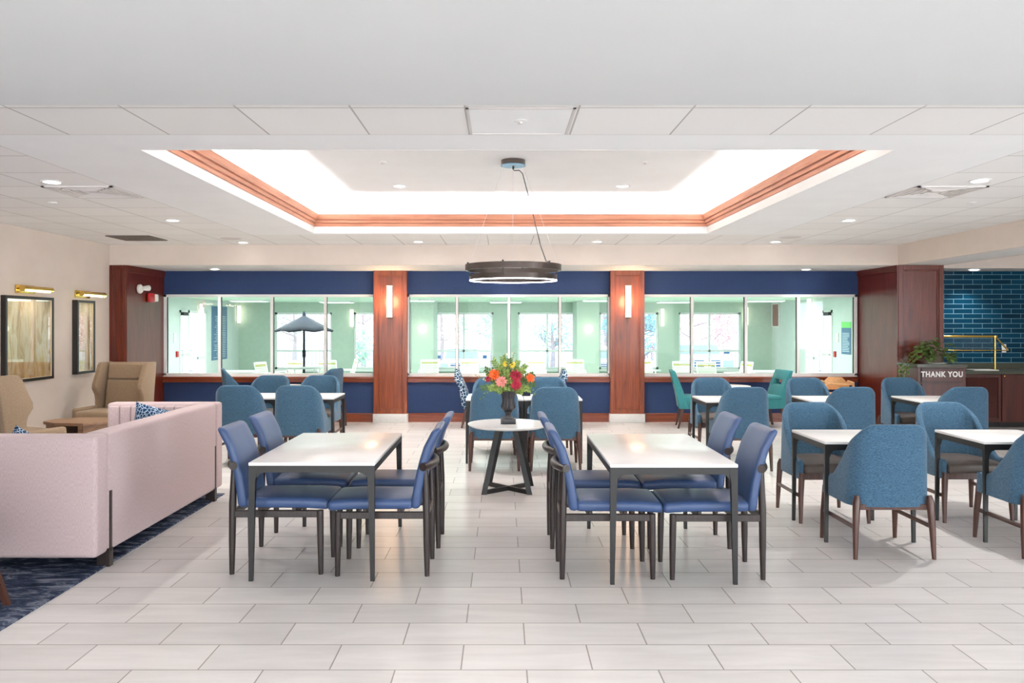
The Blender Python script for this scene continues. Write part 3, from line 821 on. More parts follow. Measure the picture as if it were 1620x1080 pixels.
for (x, y, h) in ((-.035, a+.03, .5), (-.035, L-a-.03, .5), (-.95, a+.02, .12), (-.95, L-a-.02, .12)):
    B(x-.045, x+.038, y-.026, y+.026, 0, .12).box(x+.0, x+.038, y-.014, y+.014, .1, h).build('leg', M['espresso'], sf, 0)
def pillow(loc, rot, label, s=.44):
    n = 12; rows = {1: [], -1: []}
    b = bmesh.new(); G = {}
    for sgn in (1, -1):
        for i in range(n+1):
            for j in range(n+1):
                u, v_ = -1+2*i/n, -1+2*j/n
                h = ((1-u**4)*(1-v_**4))**.6*.075
                ed = 1-.06*(1-max(abs(u), abs(v_)))
                key = (i, j, 0 if (i in (0,n) or j in (0,n)) else sgn)
                if key not in G: G[key] = b.verts.new((u*s/2*(1-.05*(1-v_*v_)*abs(u)), sgn*h, v_*s/2*(1-.05*(1-u*u)*abs(v_))))
    def K(i, j, sg): return G[(i, j, 0 if (i in (0,n) or j in (0,n)) else sg)]
    for sg in (1, -1):
        for i in range(n):
            for j in range(n):
                try: b.faces.new((K(i,j,sg),K(i+1,j,sg),K(i+1,j+1,sg),K(i,j+1,sg)))
                except ValueError: pass
    bmesh.ops.recalc_face_normals(b, faces=b.faces)
    o = MB().add(b).build('throw_pillow', M['pillow'], None, 80); o.location = loc; o.rotation_euler = rot
    tag(o, label, 'pillow', 'navy pillows on the sofa')
pillow((-3.04, 7.06, .665), (R(14), R(14), R(4)), 'navy printed pillow leaning on the far sofa arm')
pillow((-3.24, 5.47, .62), (R(-12), R(25), 0), 'navy printed pillow just showing over the near sofa arm, left one')
pillow((-2.93, 5.50, .612), (R(-12), R(-8), R(8)), 'navy printed pillow just showing over the near sofa arm, right one by the corner')
tag(B(-5.75,-2.62,1.2,7.56,0,.010).build('area_rug', M['rug'], None, 0), 'dark navy and grey distressed rug under the sofa', 'rug')

# ------------------------------------------------------------ wing chairs
def wingchair():
    t = thing('wing_armchair', label='x', cat='armchair')
    def bf(x, y, z):
        k = (z-.38)/.70; return (x, y-.10*k, z)
    B(-.30,.30,-.30,-.20,.38,1.085,.03,3,3,bf).build('backrest', M['beige'], t, 50)
    B(-.27,.27,-.235,-.165,.86,1.07,.03,4,2,bf).build('head_cushion', M['beige'], t, 50)
    B(-.27,.27,-.225,-.155,.46,.85,.028,4,2,bf).build('lumbar_cushion', M['beige'], t, 50)
    B(-.33,.33,-.2,.36,.36,.48,.04,4,2).build('seat_cushion', M['beige'], t, 50)
    B(-.34,.34,-.28,.34,.20,.37,.02,2).build('seat_base', M['beige'], t)
    prof = [(-.30,.34),(-.10,.44),(-.10,.60),(-.085,.66),(-.03,.74),(-.035,.80),(-.10,.93),(-.15,1.05),(-.19,1.09),(-.40,1.09),(-.39,1.0),(-.36,.75),(-.31,.4)]
    for i in (-1,1):
        x0, x1 = sorted((i*.29, i*.36))
        MB().prism(prof, x0, x1, 'x', .015).build('wing', M['beige'], t, 50)
        B(min(i*.31,i*.39),max(i*.31,i*.39),-.28,.33,.22,.515,.034,4).build('arm', M['beige'], t, 50)
        MB().sq((i*.32,.34,0),(i*.28,.28,.21),.03,.05).build('leg', M['walnut'], t)
        MB().sq((i*.32,-.36,0),(i*.28,-.24,.21),.03,.05).build('leg', M['walnut'], t)
    return t
WC = wingchair(); g = 'oatmeal wing armchairs round the wood table'
place(WC, (-5.14, 10.62, .0), R(172), 'oatmeal wing armchair facing the camera below the narrow picture', g)
place(WC, (-5.12, 8.4, .0), R(-25), 'oatmeal wing armchair turned away at the left edge, behind the sofa', g)
# lounge chair of which one leg shows at lower left
t = thing('lounge_chair', (-3.27, 4.22, .01), 0, 'lounge chair at the lower left edge, only a slanted brown leg showing', 'chair')
B(-.32,.32,-.34,.33,.30,.44,.03,3).build('seat', M['beige'], t, 50)
B(-.32,.32,-.40,-.30,.36,.86,.03,3).build('backrest', M['beige'], t, 50)
for i in (-1,1):
    MB().sq((i*.46,.33,0),(i*.345,.30,.34),.032,.055,.03,.04).build('leg', M['walnut'], t)
    MB().sq((i*.42,-.36,0),(i*.33,-.30,.34),.032,.05).build('leg', M['walnut'], t)
# octagonal wood table
t = thing('octagonal_side_table', (-4.88, 9.3, .0), 0, 'octagonal brown wood side table between the two wing armchairs', 'table')
oc = lambda r, a0=22.5: [(r*1.15*math.cos(R(a0+45*k)), r*.85*math.sin(R(a0+45*k))) for k in range(8)]
MB().prism(oc(.36), .455, .49, 'z', .004).build('tabletop', M['tablewood'], t, 0)
m = MB(); p = oc(.325)
for k in range(8):
    if k in (5,): continue
    a_, b_ = Vector(p[k]), Vector(p[(k+1)%8]); mid = (a_+b_)/2; d = b_-a_; ang = math.atan2(d.y, d.x)
    m.box(-d.length/2, d.length/2, -.012, .012, .01, .455, mat=Matrix.Translation((mid.x, mid.y, 0)) @ Matrix.Rotation(ang, 4, 'Z'))
m.build('side_panel', M['tablewood'], t, 0)
MB().prism(oc(.30), .05, .07, 'z').build('shelf', M['espresso'], t, 0)
m = MB(); a_, b_ = Vector(p[5]), Vector(p[6])
m.box(b_.x-.05, b_.x, b_.y-.012, b_.y+.012, .01, .455).box(a_.x, a_.x+.05, a_.y-.012, a_.y+.012, .01, .455)
m.build('front_post', M['tablewood'], t, 0)

# ------------------------------------------------------------ THANK YOU cabinet and buffet
cb = thing('return_cabinet', (6.165, 11.25, 0), 0, 'dark cherry cabinet marked THANK YOU in front of the right column', 'cabinet')
x0, x1, yb_ = -.335, .335, .57
B(x0,x1,0,yb_,0,1.0).build('body', M['cherry_dark'], cb, 0)
B(x0-.02,x1+.02,-.02,yb_,1.0,1.043,.003,1).build('top_slab', M['granite'], cb)
B(x0+.05,x1-.06,-.014,0,.80,.975).build('flap_door', M['cherry_dark'], cb, 0)
m = MB()
for r in ((x0+.04,x1-.05,.79,.80),(x0+.04,x1-.05,.975,.985),(x0+.04,x0+.05,.79,.985),(x1-.06,x1-.05,.79,.985)): m.box(r[0],r[1],-.008,0,r[2],r[3])
m.build('door_reveal', M['black'], cb, 0)
B(x0+.05,x1-.06,-.014,0,.08,.77).build('lower_door', M['cherry_dark'], cb, 0)
def text(s_, name, size, mat, parent, loc, rot, ext=.004, bold=.0, spacing=1.0, sx=1):
    cu = bpy.data.curves.new('tx', 'FONT'); cu.body = s_; cu.size = size; cu.extrude = ext; cu.offset = bold
    cu.align_x = 'CENTER'; cu.align_y = 'CENTER'; cu.space_character = spacing
    o = bpy.data.objects.new('tx', cu); COL.objects.link(o); bpy.context.view_layer.update()
    me = bpy.data.meshes.new_from_object(o.evaluated_get(bpy.context.evaluated_depsgraph_get()))
    bpy.data.objects.remove(o); me.materials.clear(); me.materials.append(mat)
    q = bpy.data.objects.new(name, me); COL.objects.link(q); q.parent = parent; q.location = loc; q.rotation_euler = rot; q.scale = (sx,1,1); return q
o = text('THANK YOU', 'lettering', .105, M['whitep'], cb, (-.005, -.017, .898), (PI/2,0,0), .003, .0035, 1.16, .86); o['label'] = 'white THANK YOU lettering'
# buffet base cabinets, counter
def buffet(xa, xb, louv, label):
    t = thing('buffet_cabinet', ((xa+xb)/2, 12.45, 0), 0, label, 'cabinet', 'buffet base cabinets')
    w = (xb-xa)/2-.003
    B(-w,w,.0,.82,.08,.828).build('body', M['cherry_dark'], t, 0)
    B(-w,w,.05,.82,0,.08).build('plinth', M['black'], t, 0)
    nd = max(1, round(2*w/.62)); dw = 2*w/nd
    for k in range(nd):
        a_ = -w+k*dw+.006; b_ = a_+dw-.012
        if louv:
            d = MB()
            d.box(a_,b_,-.02,0,.10,.14).box(a_,b_,-.02,0,.78,.82).box(a_,a_+.04,-.02,0,.14,.78).box(b_-.04,b_,-.02,0,.14,.78)
            D = d.build('louvred_door', M['cherry_dark'], t, 0); l = MB()
            for q in range(26):
                z = .145+q*.0243; l.prism([(-.016,z),(-.004,z+.02),(.0,z+.02),(-.012,z)], a_+.04, b_-.04, 'x')
            l.build('louvre', M['cherry_dark'], D, 0)
        else:
            D = B(a_,b_,-.02,0,.10,.82,.003,1).build('door', M['cherry_dark'], t)
        MB().lathe([(.0001,0),(.009,0),(.007,.012),(.012,.02),(.0001,.026)], 12).build('knob', M['brass'], D, loc=(a_+.03, -.02, .80), rot=(PI/2,0,0))
buffet(6.52, 7.74, True, 'dark buffet cabinet with louvred doors right of the THANK YOU cabinet')
buffet(7.74, 9.0, False, 'plain-door cherry buffet cabinet at the right edge')
ct = thing('buffet_counter', (7.76, 12.4, .83), 0, 'dark olive stone counter with upstand in front of the teal tiles', 'countertop')
B(-1.24,1.24,.0,.87,0,.045,.004,1).build('slab', M['granite'], ct)
B(-1.24,1.24,.85,.875,.045,.135,.003,1).build('upstand', M['granite'], ct)
sg = thing('sneeze_guard', (6.9, 12.75, .875), 0, 'brass-railed glass sneeze guard standing on the buffet counter', 'sneeze guard')
xe = (1574-795)*12.75/1268-6.9; zt_ = 1.6-19*12.75/1268-.875; zm = 1.6-41*12.6/1268-.875
for x in (xe, -.25):
    MB().tube([(x,0,0),(x,0,zt_)], .016, 14).lathe([(.035,0),(.035,.008),(.018,.014),(.016,.03)], 20, (x,0,0)).build('post', M['brass'], sg)
    MB().tube([(x,0,zt_),(x+.11,-.16,zm)], .013, 10).build('bracket', M['brass'], sg)
MB().tube([(-.3,0,zt_),(xe+.03,0,zt_)], .018, 14).lathe([(.026,-.012),(.026,.012)], 16, (xe,0,zt_)).build('top_rail', M['brass'], sg)
MB().tube([(-.3,-.16,zm),(xe+.11,-.16,zm)], .008, 10).build('lower_rail', M['brass'], sg)
MB().prism([(0,zt_-.01),(-.16,zm),(-.155,zm+.003),(.005,zt_-.007)], -.3, xe, 'x').build('glass_shield', M['clearglass'], sg, 0)
o = B(-.035,.035,-.012,.0,-.07,.07,.004,2).build('outlet_plate', M['whitep'], None, loc=((1588-795)*13.28/1268, 13.28, 1.6-38*13.28/1268)); tag(o, 'white wall outlet plate on teal tiles beside the brass post', 'outlet')
o = MB().box(-.19,.19,-.12,.12,0,.012,.004,2).box(-.15,.15,-.09,.09,.012,.016).build('serving_tray', M['whitep'], None, loc=((1552-795)*12.7/1268, 12.66, .876)); tag(o, 'white rectangular tray lying on the buffet counter', 'tray')
# pothos
pt_ = thing('potted_pothos', (6.12, 11.50, 1.043), 0, 'leafy green pothos in a taupe pot trailing over the cabinet edge', 'plant')
MB().lathe([(.0001,0),(.085,0),(.115,.17),(.12,.175),(.105,.175),(.08,.15),(.0001,.15)], 28, (.10,0,.004)).build('pot', M['pot'], pt_)
MB().lathe([(.0001,0),(.13,0),(.14,.012),(.0001,.010)], 28, (.10,0,0)).build('saucer', M['whitep'], pt_)
def leafmesh(mb, p, d, up, L_, W_):
    d = Vector(d).normalized(); up = Vector(up); side = d.cross(up).normalized(); up = side.cross(d).normalized()
    prof = [(0,0),(.18,.42),(.42,.5),(.72,.3),(1,0)]
    b = bmesh.new(); c = []; l = []; r = []
    for u, w in prof:
        mid = Vector(p)+d*L_*u - up*L_*.25*u*u
        c.append(b.verts.new(mid))
        if 0 < u < 1:
            l.append(b.verts.new(mid+side*W_*w+up*.12*W_)); r.append(b.verts.new(mid-side*W_*w+up*.12*W_))
    for S in (l, r):
        b.faces.new((c[0], S[0], c[1])); 
        for k in range(2): b.faces.new((c[k+1], S[k], S[k+1], c[k+2]))
        b.faces.new((c[3], S[2], c[4]))
    mb.add(b)
rnd = random.Random(3)
def vine(parent, pts, n, sz):
    MB().tube(pts, .004, 6).build('vine', M['ivystem'], parent)
    m = MB(); P_ = [Vector(p) for p in pts]
    for k in range(n):
        u = (k+.5)/n*(len(P_)-1); i = min(int(u), len(P_)-2); p = P_[i].lerp(P_[i+1], u-i)
        d = Vector((rnd.uniform(-1,1), rnd.uniform(-1,.4), rnd.uniform(-.5,.7)))
        leafmesh(m, p, d, (rnd.uniform(-.3,.3),rnd.uniform(-.6,-.1),1), rnd.uniform(.8,1.3)*sz, rnd.uniform(.7,1)*sz*.9)
    return m
fol = MB()
for k in range(130):
    a_ = rnd.uniform(0, 2*PI); r_ = rnd.uniform(.03,.24); h = rnd.uniform(.06,.33)
    p = (.07+r_*math.cos(a_)*1.15, r_*math.sin(a_)*.8, h*(1-.5*(r_/.24)**2)+.02)
    if p[1] < -.05 and abs(p[0]-.1) < .12 and p[2] < .16: continue
    leafmesh(fol, p, (math.cos(a_), math.sin(a_)-.3, rnd.uniform(-.4,.7)), (0,-.3,1), rnd.uniform(.06,.095), rnd.uniform(.055,.085))
fol.build('foliage', M['ivy'], pt_, 60)
for pts in ([(0,0,.15),(-.12,-.04,.20),(-.24,-.08,.12),(-.34,-.1,.03),(-.40,-.12,-.08),(-.42,-.13,-.2)], [(0,.0,.15),(-.1,-.1,.16),(-.22,-.14,.08),(-.33,-.12,0),(-.37,-.1,-.12)],
            [(0,0,.15),(-.14,0,.22),(-.28,-.02,.14),(-.38,-.05,.02),(-.44,-.05,-.1),(-.45,-.05,-.19)], [(.12,-.1,.14),(.16,-.2,.1),(.2,-.22,.05)], [(0,-.05,.15),(-.04,-.2,.12),(-.1,-.22,.04)], [(.2,-.05,.15),(.27,-.1,.1),(.29,-.12,.04)]):
    vine(pt_, pts, 20, .062).build('vine_leaves', M['ivy'], pt_, 60)

# ------------------------------------------------------------ urn with flowers on the round table
UX, UY, UZ = .055, 7.78, .64
ur = thing('urn_vase', (UX, UY, UZ), 0, 'dark fluted pedestal urn in the centre of the round table', 'vase')
B(-.072,.072,-.072,.072,0,.048,.004,2).build('plinth', M['urn'], ur)
MB().lathe([(.0001,.046),(.060,.046),(.056,.058),(.038,.066),(.030,.08),(.033,.10),(.039,.108),(.039,.116),(.030,.12)], 32).build('foot', M['urn'], ur)
MB().lathe([(.03,.118),(.05,.130),(.068,.15),(.070,.17),(.060,.195),(.056,.22),(.058,.25),(.068,.285),(.082,.305),(.082,.312),(.07,.305),(.05,.26),(.0001,.25)], 72, flute=.05, nf=14).build('bowl', M['urn'], ur)
S = .00614
def fp(px, py, dy=0): return Vector(((px-804)*S, dy, (668-py)*S))
def bloom(name, lab, px, py, dy, r, mat, rings=5, group=None, cat='flower', tilt=(0,-1,.35)):
    hd = fp(px, py, dy); t = thing(name, (UX, UY, UZ), 0, lab, cat, group or 'blooms in the urn')
    base = Vector((0,0,.26)); mid = base.lerp(hd, .55)+Vector((0,0,.02))
    MB().tube([base, mid, hd-Vector(tilt).normalized()*r*.2], .0028, 6).build('stem', M['greend'], t)
    m = MB(); ax = Vector(tilt).normalized()+Vector((hd.x*2, 0, 0)); ax.normalize(); u = ax.cross(Vector((0,0,1))).normalized(); w = u.cross(ax)
    for k in range(rings):
        f = 1-k/rings; n = int(5+6*f)
        for q in range(n):
            a_ = 2*PI*(q+.5*(k%2))/n+rnd.uniform(-.1,.1); rad = u*math.cos(a_)+w*math.sin(a_)
            el = R(8+70*(1-f)); d = rad*math.cos(el)+ax*math.sin(el)
            leafmesh(m, hd+rad*r*.06, d, ax, r*(.55+.5*f), r*.5*(.5+.5*f))
    m.build('petals', mat, t, 60)
bloom('dahlia_flower', 'orange dahlia on the left of the bouquet', 782, 590, -.06, .056, M['orange'])
bloom('dahlia_flower', 'orange dahlia on the right edge of the bouquet', 839, 596, -.05, .046, M['orange'])
bloom('dahlia_flower', 'crimson dahlia, upper of the two in the bouquet centre', 816, 592, -.08, .062, M['crimson'])
bloom('dahlia_flower', 'crimson dahlia, lower of the two just above the urn rim', 816, 606, -.09, .056, M['crimson'])
bloom('dahlia_flower', 'pink dahlia left of the crimson blooms', 793, 601, -.085, .056, M['pinkf'])
bloom('dahlia_flower', 'small dark red bloom at the far left of the bouquet', 772, 598, -.02, .032, M['crimson'], 3)
bloom('lily_flower', 'yellow bloom at the top of the bouquet, right one', 810, 575, -.03, .034, M['yellow'], 3)
bloom('lily_flower', 'yellow bloom at the top of the bouquet, left one', 800, 574, -.02, .03, M['yellow'], 3)
def sprig(px, py, dy, n, sz, mat, lab, arch=.3, blossom=None, cat='foliage sprig'):
    tip = fp(px, py, dy); t = thing('foliage_sprig' if blossom is None else 'blossom_sprig', (UX, UY, UZ), 0, lab, cat, 'sprigs in the urn')
    base = Vector((0,0,.27)); pts = []
    for k in range(7):
        u = k/6; p = base.lerp(tip, u); p.z += arch*u*(1-u)*.5; pts.append(p)
    MB().tube(pts, [.0025*(1-.6*k/6)+.0006 for k in range(7)], 6).build('stem', M['greend'], t)
    m = MB(); bl = MB()
    for k in range(n):
        u = .25+.75*(k+.5)/n; i = min(int(u*6), 5); p = pts[i].lerp(pts[i+1], u*6-i); ax = (pts[i+1]-pts[i]).normalized()
        sd = ax.cross(Vector((0,-1,.2))).normalized()*(1 if k % 2 else -1)
        leafmesh(m, p, ax*.7+sd+Vector((0,rnd.uniform(-.5,.3),0)), (0,-1,.4), sz*(1.15-.5*u), sz*.38)
        if blossom and u > .45 and k % 2:
            p = p+Vector((rnd.uniform(-.02,.02), rnd.uniform(-.02,.02), rnd.uniform(-.015,.015)))
            for q in range(5):
                a_ = 2*PI*q/5; leafmesh(bl, p, (math.cos(a_), -.4, math.sin(a_)), (0,-1,0), .013, .012)
    m.build('leaves', mat, t, 60)
    if blossom: bl.build('blossoms', blossom, t, 60)
G1 = 'green leafy sprig among the dahlias in the urn'
for k, (x, y, dy) in enumerate([(768,582,0),(780,568,-.02),(795,563,0),(806,566,-.05),(820,570,.02),(832,576,-.02),(844,590,0),(828,584,-.06),(775,612,-.08),(762,612,-.04),(788,616,-.10),(802,613,-.11),
    (812,612,-.1),(826,618,-.08),(838,614,-.07),(846,606,-.02),(800,584,-.07),(790,578,-.06),(818,582,.06),(796,570,.08),(770,594,.06),(835,600,.08),(804,580,.0),(786,585,0),(824,600,-.06),(808,600,-.09)]):
    sprig(x, y, dy, 18, .058, M['green'] if k % 3 else M['greend'], G1)
sprig(799,558,-.01, 14, .02, M['green'], 'tallest sprig with pale blossoms rising above the yellow blooms', .1, M['cream'])
sprig(813,556,.0, 14, .02, M['green'], 'tall sprig with pink and cream blossoms above the crimson dahlias', .1, M['cream'])
sprig(831,575,0, 12, .02, M['green'], 'blossom sprig reaching up to the right', .1, M['cream'])
sprig(752,592,-.04, 14, .02, M['green'], 'blossom sprig reaching far out to the left', .2, M['cream'])
sprig(760,630,-.10, 10, .03, M['green'], 'thin drooping tendril hanging down at the left of the urn', .75)
sprig(848,622,-.06, 8, .03, M['green'], 'thin drooping blade hanging down at the right of the bouquet', .8)
o = MB().box(-.05,.05,-.03,.03,0,.10,.006,2).build('menu_holder', M['umb'], None, loc=(.285, 9.66, .74)); tag(o, 'small navy holder on the square table behind the bouquet', 'menu holder')

# ------------------------------------------------------------ pool hall beyond the glass
FL, HX0, HX1, HY, HZ = -.1, -7.9, 8.07, 24.0, 2.26
struct('floor', B(HX0-.2, HX1+.2, 13.29, HY+.3, FL-.1, FL), M['poolfloor'])
struct('ceiling', B(HX0-.2, HX1+.2, 13.37, HY+.3, HZ, HZ+.1), M['sagec'])
fo = [((a_-795)*HY/1268, (b_-795)*HY/1268) for a_, b_ in ((434,525),(559,650),(686,781),(819,913),(948,1042),(1074,1173))]
zw0, zw1 = 1.6-71*HY/1268, 1.6+19*HY/1268
m = MB(); m.box(HX0, HX1, HY, HY+.25, FL, zw0).box(HX0, HX1, HY, HY+.25, zw1, HZ)
xs = [HX0]+[v_ for p in fo for v_ in p]+[HX1]
for k in range(0, len(xs), 2): m.box(xs[k], xs[k+1], HY, HY+.25, zw0, zw1)
struct('wall_pool_back', m, M['sage'])
for i, (a_, b_) in enumerate(fo):
    w = MB(); f = .06
    w.box(a_,b_,HY+.08,HY+.16,zw0,zw0+f).box(a_,b_,HY+.08,HY+.16,zw1-f,zw1).box(a_,a_+f,HY+.08,HY+.16,zw0,zw1).box(b_-f,b_,HY+.08,HY+.16,zw0,zw1)
    zt2 = 1.6-42*HY/1268; mx_ = (a_+b_)/2
    W = struct('window_%d' % (4+i), w, M['white'], smooth=0)
    B(a_+f,b_-f,HY+.09,HY+.15,zt2-.03,zt2+.03).build('transom', M['white'], W, 0)
    B(mx_-.03,mx_+.03,HY+.09,HY+.15,zw0+f,zw1-f).build('mullion', M['white'], W, 0)
    B(a_+f,b_-f,HY+.118,HY+.124,zw0+f,zw1-f).build('pane', M['clearglass'], W, 0)
    B(a_-.05,b_+.05,HY-.12,HY,zw0-.06,zw0).build('window_sill', M['white'], W, 0)
for i, (px0, px1) in enumerate(((651,686),(913,948))):
    x0, x1 = (px0-795)*22.5/1268, (px1-795)*22.5/1268
    struct('wall_reflected_column', B(x0, x1, 22.5, HY, FL, HZ), M['sage'])  # pillar added in place of a dark column reflected in the glass
    t = thing('reflected_globe', ((x0+x1)/2, 22.5, 1.6-7*22.5/1268), 0, ('glowing globe in place of a round light reflected in the middle window, left one', 'glowing globe in place of a round light reflected in the middle window, right one')[i], 'wall lamp', 'globes for lights reflected in the window glass')  # globe added for a round light behind the camera, mirrored in the glass
    MB().lathe([(.0001,0),(.07,0),(.07,.03),(.0001,.03)], 24).build('mount', M['whitep'], t, rot=(PI/2,0,0))
    prof = [(.0001+.115*math.sin(PI*k/12), -.115*math.cos(PI*k/12)) for k in range(13)]
    MB().lathe(prof, 24, (0,-.12,0)).build('globe', M['lamp_reflection'], t)
# side walls with door openings
for sgn, X in ((-1, HX0), (1, HX1)):
    lo, hi = (X-.2, X) if sgn < 0 else (X, X+.2)
    nm = 'wall_pool_left' if sgn < 0 else 'wall_pool_right'
    m = MB(); m.box(lo,hi,13.42,19.60,FL,HZ).box(lo,hi,21.32,HY+.2,FL,HZ).box(lo,hi,19.60,21.32,1.955,HZ)
    struct(nm, m, M['sagel'])
    f0, f1 = (X-.10, X+.02) if sgn < 0 else (X-.02, X+.10)
    D = struct('door_%d' % (1 if sgn < 0 else 2), MB().box(f0,f1,19.60,19.66,FL,1.95).box(f0,f1,20.08,20.2,FL,1.95).box(f0,f1,19.60,21.32,1.89,1.955).box(f0,f1,21.26,21.32,FL,1.95).box(f0,f1,20.2,21.26,.70,.76).box(f0,f1,20.70,20.76,FL,1.9), M['white'], smooth=0)
    g0 = X-.04 if sgn < 0 else X+.03
    B(g0,g0+.008,20.2,21.26,FL,1.89).build('sidelight_pane', M['clearglass'], D, 0)
    B(g0,g0+.008,19.66,20.08,FL,1.89).build('door_pane', M['clearglass'], D, 0)
    B(X-.06 if sgn > 0 else X-.02, X+.02 if sgn > 0 else X+.06, 19.7, 20.14, .83,.88).build('door_handle', M['ventw'], D, 0)
    B(X-.10 if sgn > 0 else X, X if sgn > 0 else X+.10, 19.62, 19.92, 1.82,1.90).build('door_closer', M['black'], D, 0)
    o = B(X-.04 if sgn > 0 else X, X if sgn > 0 else X+.04, -.05,.05,-.07,.07,.004,1).build('fire_pull_station', M['red'], None, loc=(0,19.42,.88)); tag(o, 'small red pull station beside the %s pool hall door' % ('left' if sgn < 0 else 'right'), 'fire alarm', 'pull stations')
    o = B(X-.02 if sgn > 0 else X, X if sgn > 0 else X+.02, -.07,.07,-.11,.11,.002,1).build('notice_plate', M['whitep'], None, loc=(0,19.3,1.28)); tag(o, 'small pale notice plate on pool wall by the %s door' % ('left' if sgn < 0 else 'right'), 'plate', 'notice plates')
def sign(X, sgn, y0_, y1_, z0_, z1_, top, lab, nl):
    t = thing('pool_rules_sign', (X, (y0_+y1_)/2, z0_), 0, lab, 'sign'); h = z1_-z0_; w = (y1_-y0_)/2
    a_, b_ = (0,.015) if sgn < 0 else (-.015,0)
    B(a_,b_,-w,w,0,h-(.14 if top else 0)).build('board', M['signblue'], t, 0)
    if top: o = B(a_,b_,-w,w,h-.14,h).build('header', M['signgreen'], t, 0)
    m = MB(); c = .016 if sgn < 0 else -.018
    for k in range(nl):
        z = .06+(h-.3)*k/nl; l = w*rnd.uniform(.35,.8)
        m.box(c,c+.002,-l,w*.8,z,z+(h/nl)*.28)
    m.build('printed_lines', M['signline'], t, 0)
sign(HX0, -1, 21.75, 22.95, .62, 2.10, False, 'tall blue pool rules board with fine white print, seen through the left window', 24)
sign(HX1, 1, 18.55, 19.05, .90, 1.66, True, 'blue notice board with a green header, seen through the right window', 12)
t = thing('exit_sign', (HX0+.15, 20.75, 2.13), R(18), 'red glowing exit sign over the left pool hall door', 'exit sign')
B(-.012,.012,-.14,.14,-.1,.1,.004,1).build('housing', M['whitep'], t)
B(.012,.016,-.13,.13,-.09,.09).build('face', M['exit'], t, 0)
text('EXIT', 'lettering', .13, M['whitep'], t, (.018,0,0), (PI/2,0,PI/2), .001, .002)
t = thing('wall_louvre', (HX1-.01, 23.62, 1.87), 0, 'louvred grille high on the right pool hall wall', 'vent')
m = MB()
for r in ((-.32,.32,-.35,-.32),(-.32,.32,.32,.35),(-.32,-.29,-.32,.32),(.29,.32,-.32,.32)): m.box(-.03,0,r[0],r[1],r[2],r[3])
m.build('frame', M['white'], t, 0)
m = MB()
for k in range(7): m.box(-.02,0,-.27+k*.08,-.24+k*.08,-.32,.32)
m.build('slat', plain('grille_red_grey', (160,110,100), .6), t, 0)
SC2 = [((376-795)*23.6/1268*.985, 23.4, 497, 'l'), (None, HY, 557, 'b'), (None, HY, 1047.5, 'b'), (HX1, 21.95, 1167, 's')]
sn2 = thing('reflected_sconce', label='x', cat='wall lamp')  # tubes added on the hall walls for room sconces mirrored in the glass
B(-.05,.05,-.02,0,-.27,.27,.003,1).build('back_plate', M['ventw'], sn2)
MB().lathe([(.045,-.25),(.045,.25)], 16, (0,-.06,0)).build('reflected_tube', M['lamp_reflection'], sn2)
place(sn2, (HX0, 23.85, 1.6+16*23.85/1268), R(90), 'vertical tube for a reflected sconce in the far left corner of the pool hall', 'tubes for sconces reflected in the window glass')
place(sn2, ((557-795)*HY/1268, HY, 1.6+10*HY/1268), 0, 'vertical tube for a reflected sconce on the pool hall wall right of the umbrella', 'tubes for sconces reflected in the window glass')
place(sn2, ((1047.5-795)*HY/1268, HY, 1.6+11*HY/1268), 0, 'vertical tube for a reflected sconce on the green pier left of the white truck', 'tubes for sconces reflected in the window glass')
place(sn2, ((1180-795)*HY/1268, HY, 1.6+13*HY/1268), 0, 'vertical tube for a reflected sconce on the green pier right of the white truck', 'tubes for sconces reflected in the window glass')
place(sn2, (HX1, 20.95, 1.6+25*20.95/1268), R(-90), 'vertical tube for a reflected sconce above the right pool hall door', 'tubes for sconces reflected in the window glass')
place(sn2, (HX0, 20.9, 1.6+17*20.9/1268), R(90), 'vertical tube for a reflected sconce above the left pool hall door', 'tubes for sconces reflected in the window glass')
lp = thing('pool_light_panel', label='x', cat='ceiling light')
B(-.45,.45,-.3,.3,-.05,0).build('housing', M['white'], lp, 0); B(-.42,.42,-.27,.27,-.056,-.05).build('diffuser', M['panelL'], lp, 0)
for px, yy, lb in ((395,21.5,'bright ceiling panel beyond the second left pane'), (533,22.5,'bright ceiling panel beyond the fourth left pane, above the umbrella'), (660,21,'bright ceiling panel beyond the first middle pane'),
    (800,22.5,'bright ceiling panel beyond the middle mullion'), (950,21,'bright ceiling panel beyond the last middle pane'), (1066,22.5,'bright ceiling panel beyond the first right pane'), (1210,21.5,'bright ceiling panel beyond the third right pane')):
    place(lp, ((px-795)*yy/1268, yy, HZ), 0, lb, 'pool hall ceiling panels')
